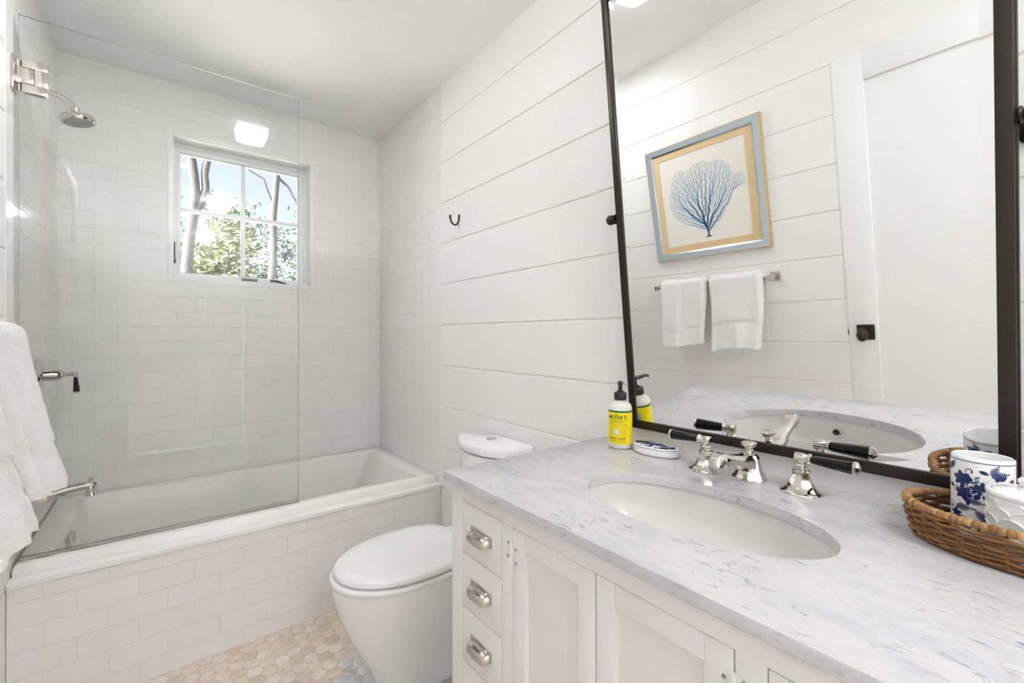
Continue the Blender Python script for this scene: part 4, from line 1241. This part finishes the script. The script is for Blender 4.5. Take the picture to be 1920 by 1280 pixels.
ceiling_light(.42, 1.02, 'glowing square glass ceiling light above the toilet end, reflected in the mirror')
ceiling_light(.42, -.85, 'added square fill lamp, unseen, near the glazed door at the far end of the room', 'fill_lamp')  # added fill lamp, out of view, to even out the room

# unseen fill light added in the ceiling to brighten the tub end
dl = thing('fill_downlight', (.10, 1.72, ZC), 'round fill light added in the ceiling in front of the bathtub', 'ceiling light')
bm = NB(); lathe(bm, [(.058, 0), (.075, -.001), (.077, -.004), (.074, -.006), (.060, -.005), (.057, -.002)], (.10, 1.72, ZC), n=40, caps=False); obj('trim_ring', fixn(bm), M['whitepaintmetal'], dl)
bm = NB(); lathe(bm, [(.0575, -.003), (.03, -.0045), (0, -.005)], (.10, 1.72, ZC), n=40, caps=False); obj('lens', fixn(bm), M['down'], dl)

# ================================================================ OUTSIDE
bark = simple('bark', (.050,.050,.052), .9, bump=.01, bscale=18)
def leaf_mat(n, a, b): return island_mat(n, [a, b, tuple((p+q)/2*1.15 for p, q in zip(a, b))], .6, 3, .2)
grn = [leaf_mat('leaf_pine', (.055,.085,.038), (.095,.125,.05)), leaf_mat('leaf_bluegreen', (.06,.088,.07), (.10,.13,.095)), leaf_mat('leaf_yellow', (.09,.115,.04), (.135,.155,.06))]
bm = NB(); box(bm, -40, 40, -40, 60, -.4, -.3); g = obj('garden_ground', bm, simple('lawn', (.05,.055,.04), .95, bump=.05, bscale=4), None, 0); g['kind'] = 'structure'
bm = NB(); box(bm, -14, 14, YB+.25, YB+6.0, -.31, -.285); g = obj('bounce_slab', bm, simple('pale_bounce', (.80,.79,.76), .8, bump=.004, bscale=6), None, 0); g['kind'] = 'structure'  # unseen pale slab added to bounce sun up through the window
def tree(name, base, limbs, label, group=None):
    t = thing(name, (*base, -.3), label, 'tree', group)
    for pts, r in limbs:
        bm = NB(); tube(bm, pts, r, 10); obj('trunk' if pts is limbs[0][0] else 'branch', bm, bark, t)
    return t
def taper(a, b, n): return [a+(b-a)*i/(n-1) for i in range(n)]
y = 8.0
lt = [((.27, y, -.3), (.27, y, 1.4), (.27, y, 2.2), (.30, y, 2.6), (.345, y, 2.95), (.375, y, 3.25), (.355, y, 3.55), (.32, y, 3.85), (.30, y, 4.6)),
      ((.345, y, 2.92), (.43, y, 3.12), (.50, y, 3.35), (.485, y, 3.6), (.54, y, 3.9), (.58, y, 4.5)),
      ((.50, y, 3.35), (.56, y, 3.30), (.70, y, 3.22))]
tree('leafless_tree', (.27, y), [(lt[0], taper(.085, .05, 9)), (lt[1], taper(.06, .04, 6)), (lt[2], taper(.012, .004, 3))], 'bare forked tree trunk seen through the left panes of the window', 'bare trees outside the window')
rt2 = [((1.37, y, -.3), (1.37, y, 2.1), (1.40, y, 2.6), (1.385, y, 3.0), (1.41, y, 3.3), (1.45, y, 3.8), (1.47, y, 4.6)),
       ((1.41, y, 3.25), (1.33, y, 3.45), (1.26, y, 3.68), (1.05, y, 3.78)), ((1.46, y, 3.75), (1.62, y, 3.62), (1.75, y, 3.35), (1.80, y, 3.0))]
tree('leafless_tree', (1.37, y), [(rt2[0], taper(.065, .045, 7)), (rt2[1], taper(.022, .010, 4)), (rt2[2], taper(.022, .010, 4))], 'bare slender tree trunk seen through the right panes of the window', 'bare trees outside the window')
def evergreen(x, y, h_, r, mi, nl, seed, lab):
    rs = random.Random(seed)
    t = thing('evergreen_tree', (x, y, -.3), lab, 'tree', 'evergreens outside the window')
    bm = NB(); tube(bm, [(x, y, -.3), (x+.05, y, h_*.5), (x, y, h_*.92)], [.09, .06, .02], 8); obj('trunk', bm, bark, t)
    bm = NB()
    nc = 46
    cl = []
    for k in range(nc):
        zz = rs.uniform(.5, h_); rr_ = r*(1-.55*(zz/h_))*rs.uniform(.3, 1); a = rs.uniform(0, 2*PI)
        cl.append((x+rr_*math.cos(a), y+rr_*math.sin(a), zz, rs.uniform(.2, .42)))
    for k in range(nl):
        cx_, cy_, cz_, cr_ = rs.choice(cl)
        p = Vector((rs.gauss(0, 1), rs.gauss(0, 1), rs.gauss(0, .7)))*cr_*.6+Vector((cx_, cy_, cz_))
        d1 = Vector((rs.gauss(0, 1), rs.gauss(0, 1), rs.gauss(0, .7))).normalized()*rs.uniform(.04, .09); d2 = d1.orthogonal().normalized()*rs.uniform(.018, .04)
        bm.faces.new([bm.verts.new(p-d1), bm.verts.new(p+d2), bm.verts.new(p+d1), bm.verts.new(p-d2)])
    obj('foliage', bm, grn[mi], t, 0)
ev = [(-.3, 14.6, 4.9, .9, 1), (.75, 9.6, 3.1, .72, 2), (1.25, 12.6, 4.3, .8, 0), (2.75, 9.9, 3.3, .72, 1), (3.3, 12.4, 4.7, .9, 2), (.1, 21.0, 5.4, 1.15, 0), (2.7, 15.2, 4.7, 1.15, 1), (4.6, 17.6, 5.6, 1.3, 0), (1.6, 18.0, 5.0, 1.3, 2)]
evl = ['bluish evergreen at the left edge of the window view', 'low yellow green shrub tree just behind the forked trunk', 'dark evergreen in the middle of the window view', 'low bluish shrub tree at the right edge of the window view', 'tall yellow green tree right of the slender trunk',
       'dark evergreen far behind the forked trunk', 'tall bluish evergreen behind the slender trunk', 'tallest dark evergreen far off at the right edge of the window view', 'yellow green tree farthest back in the middle of the window view']
for k, (e_, l_) in enumerate(zip(ev, evl)): evergreen(*e_[:4], e_[4], 3800, 40+k, l_)
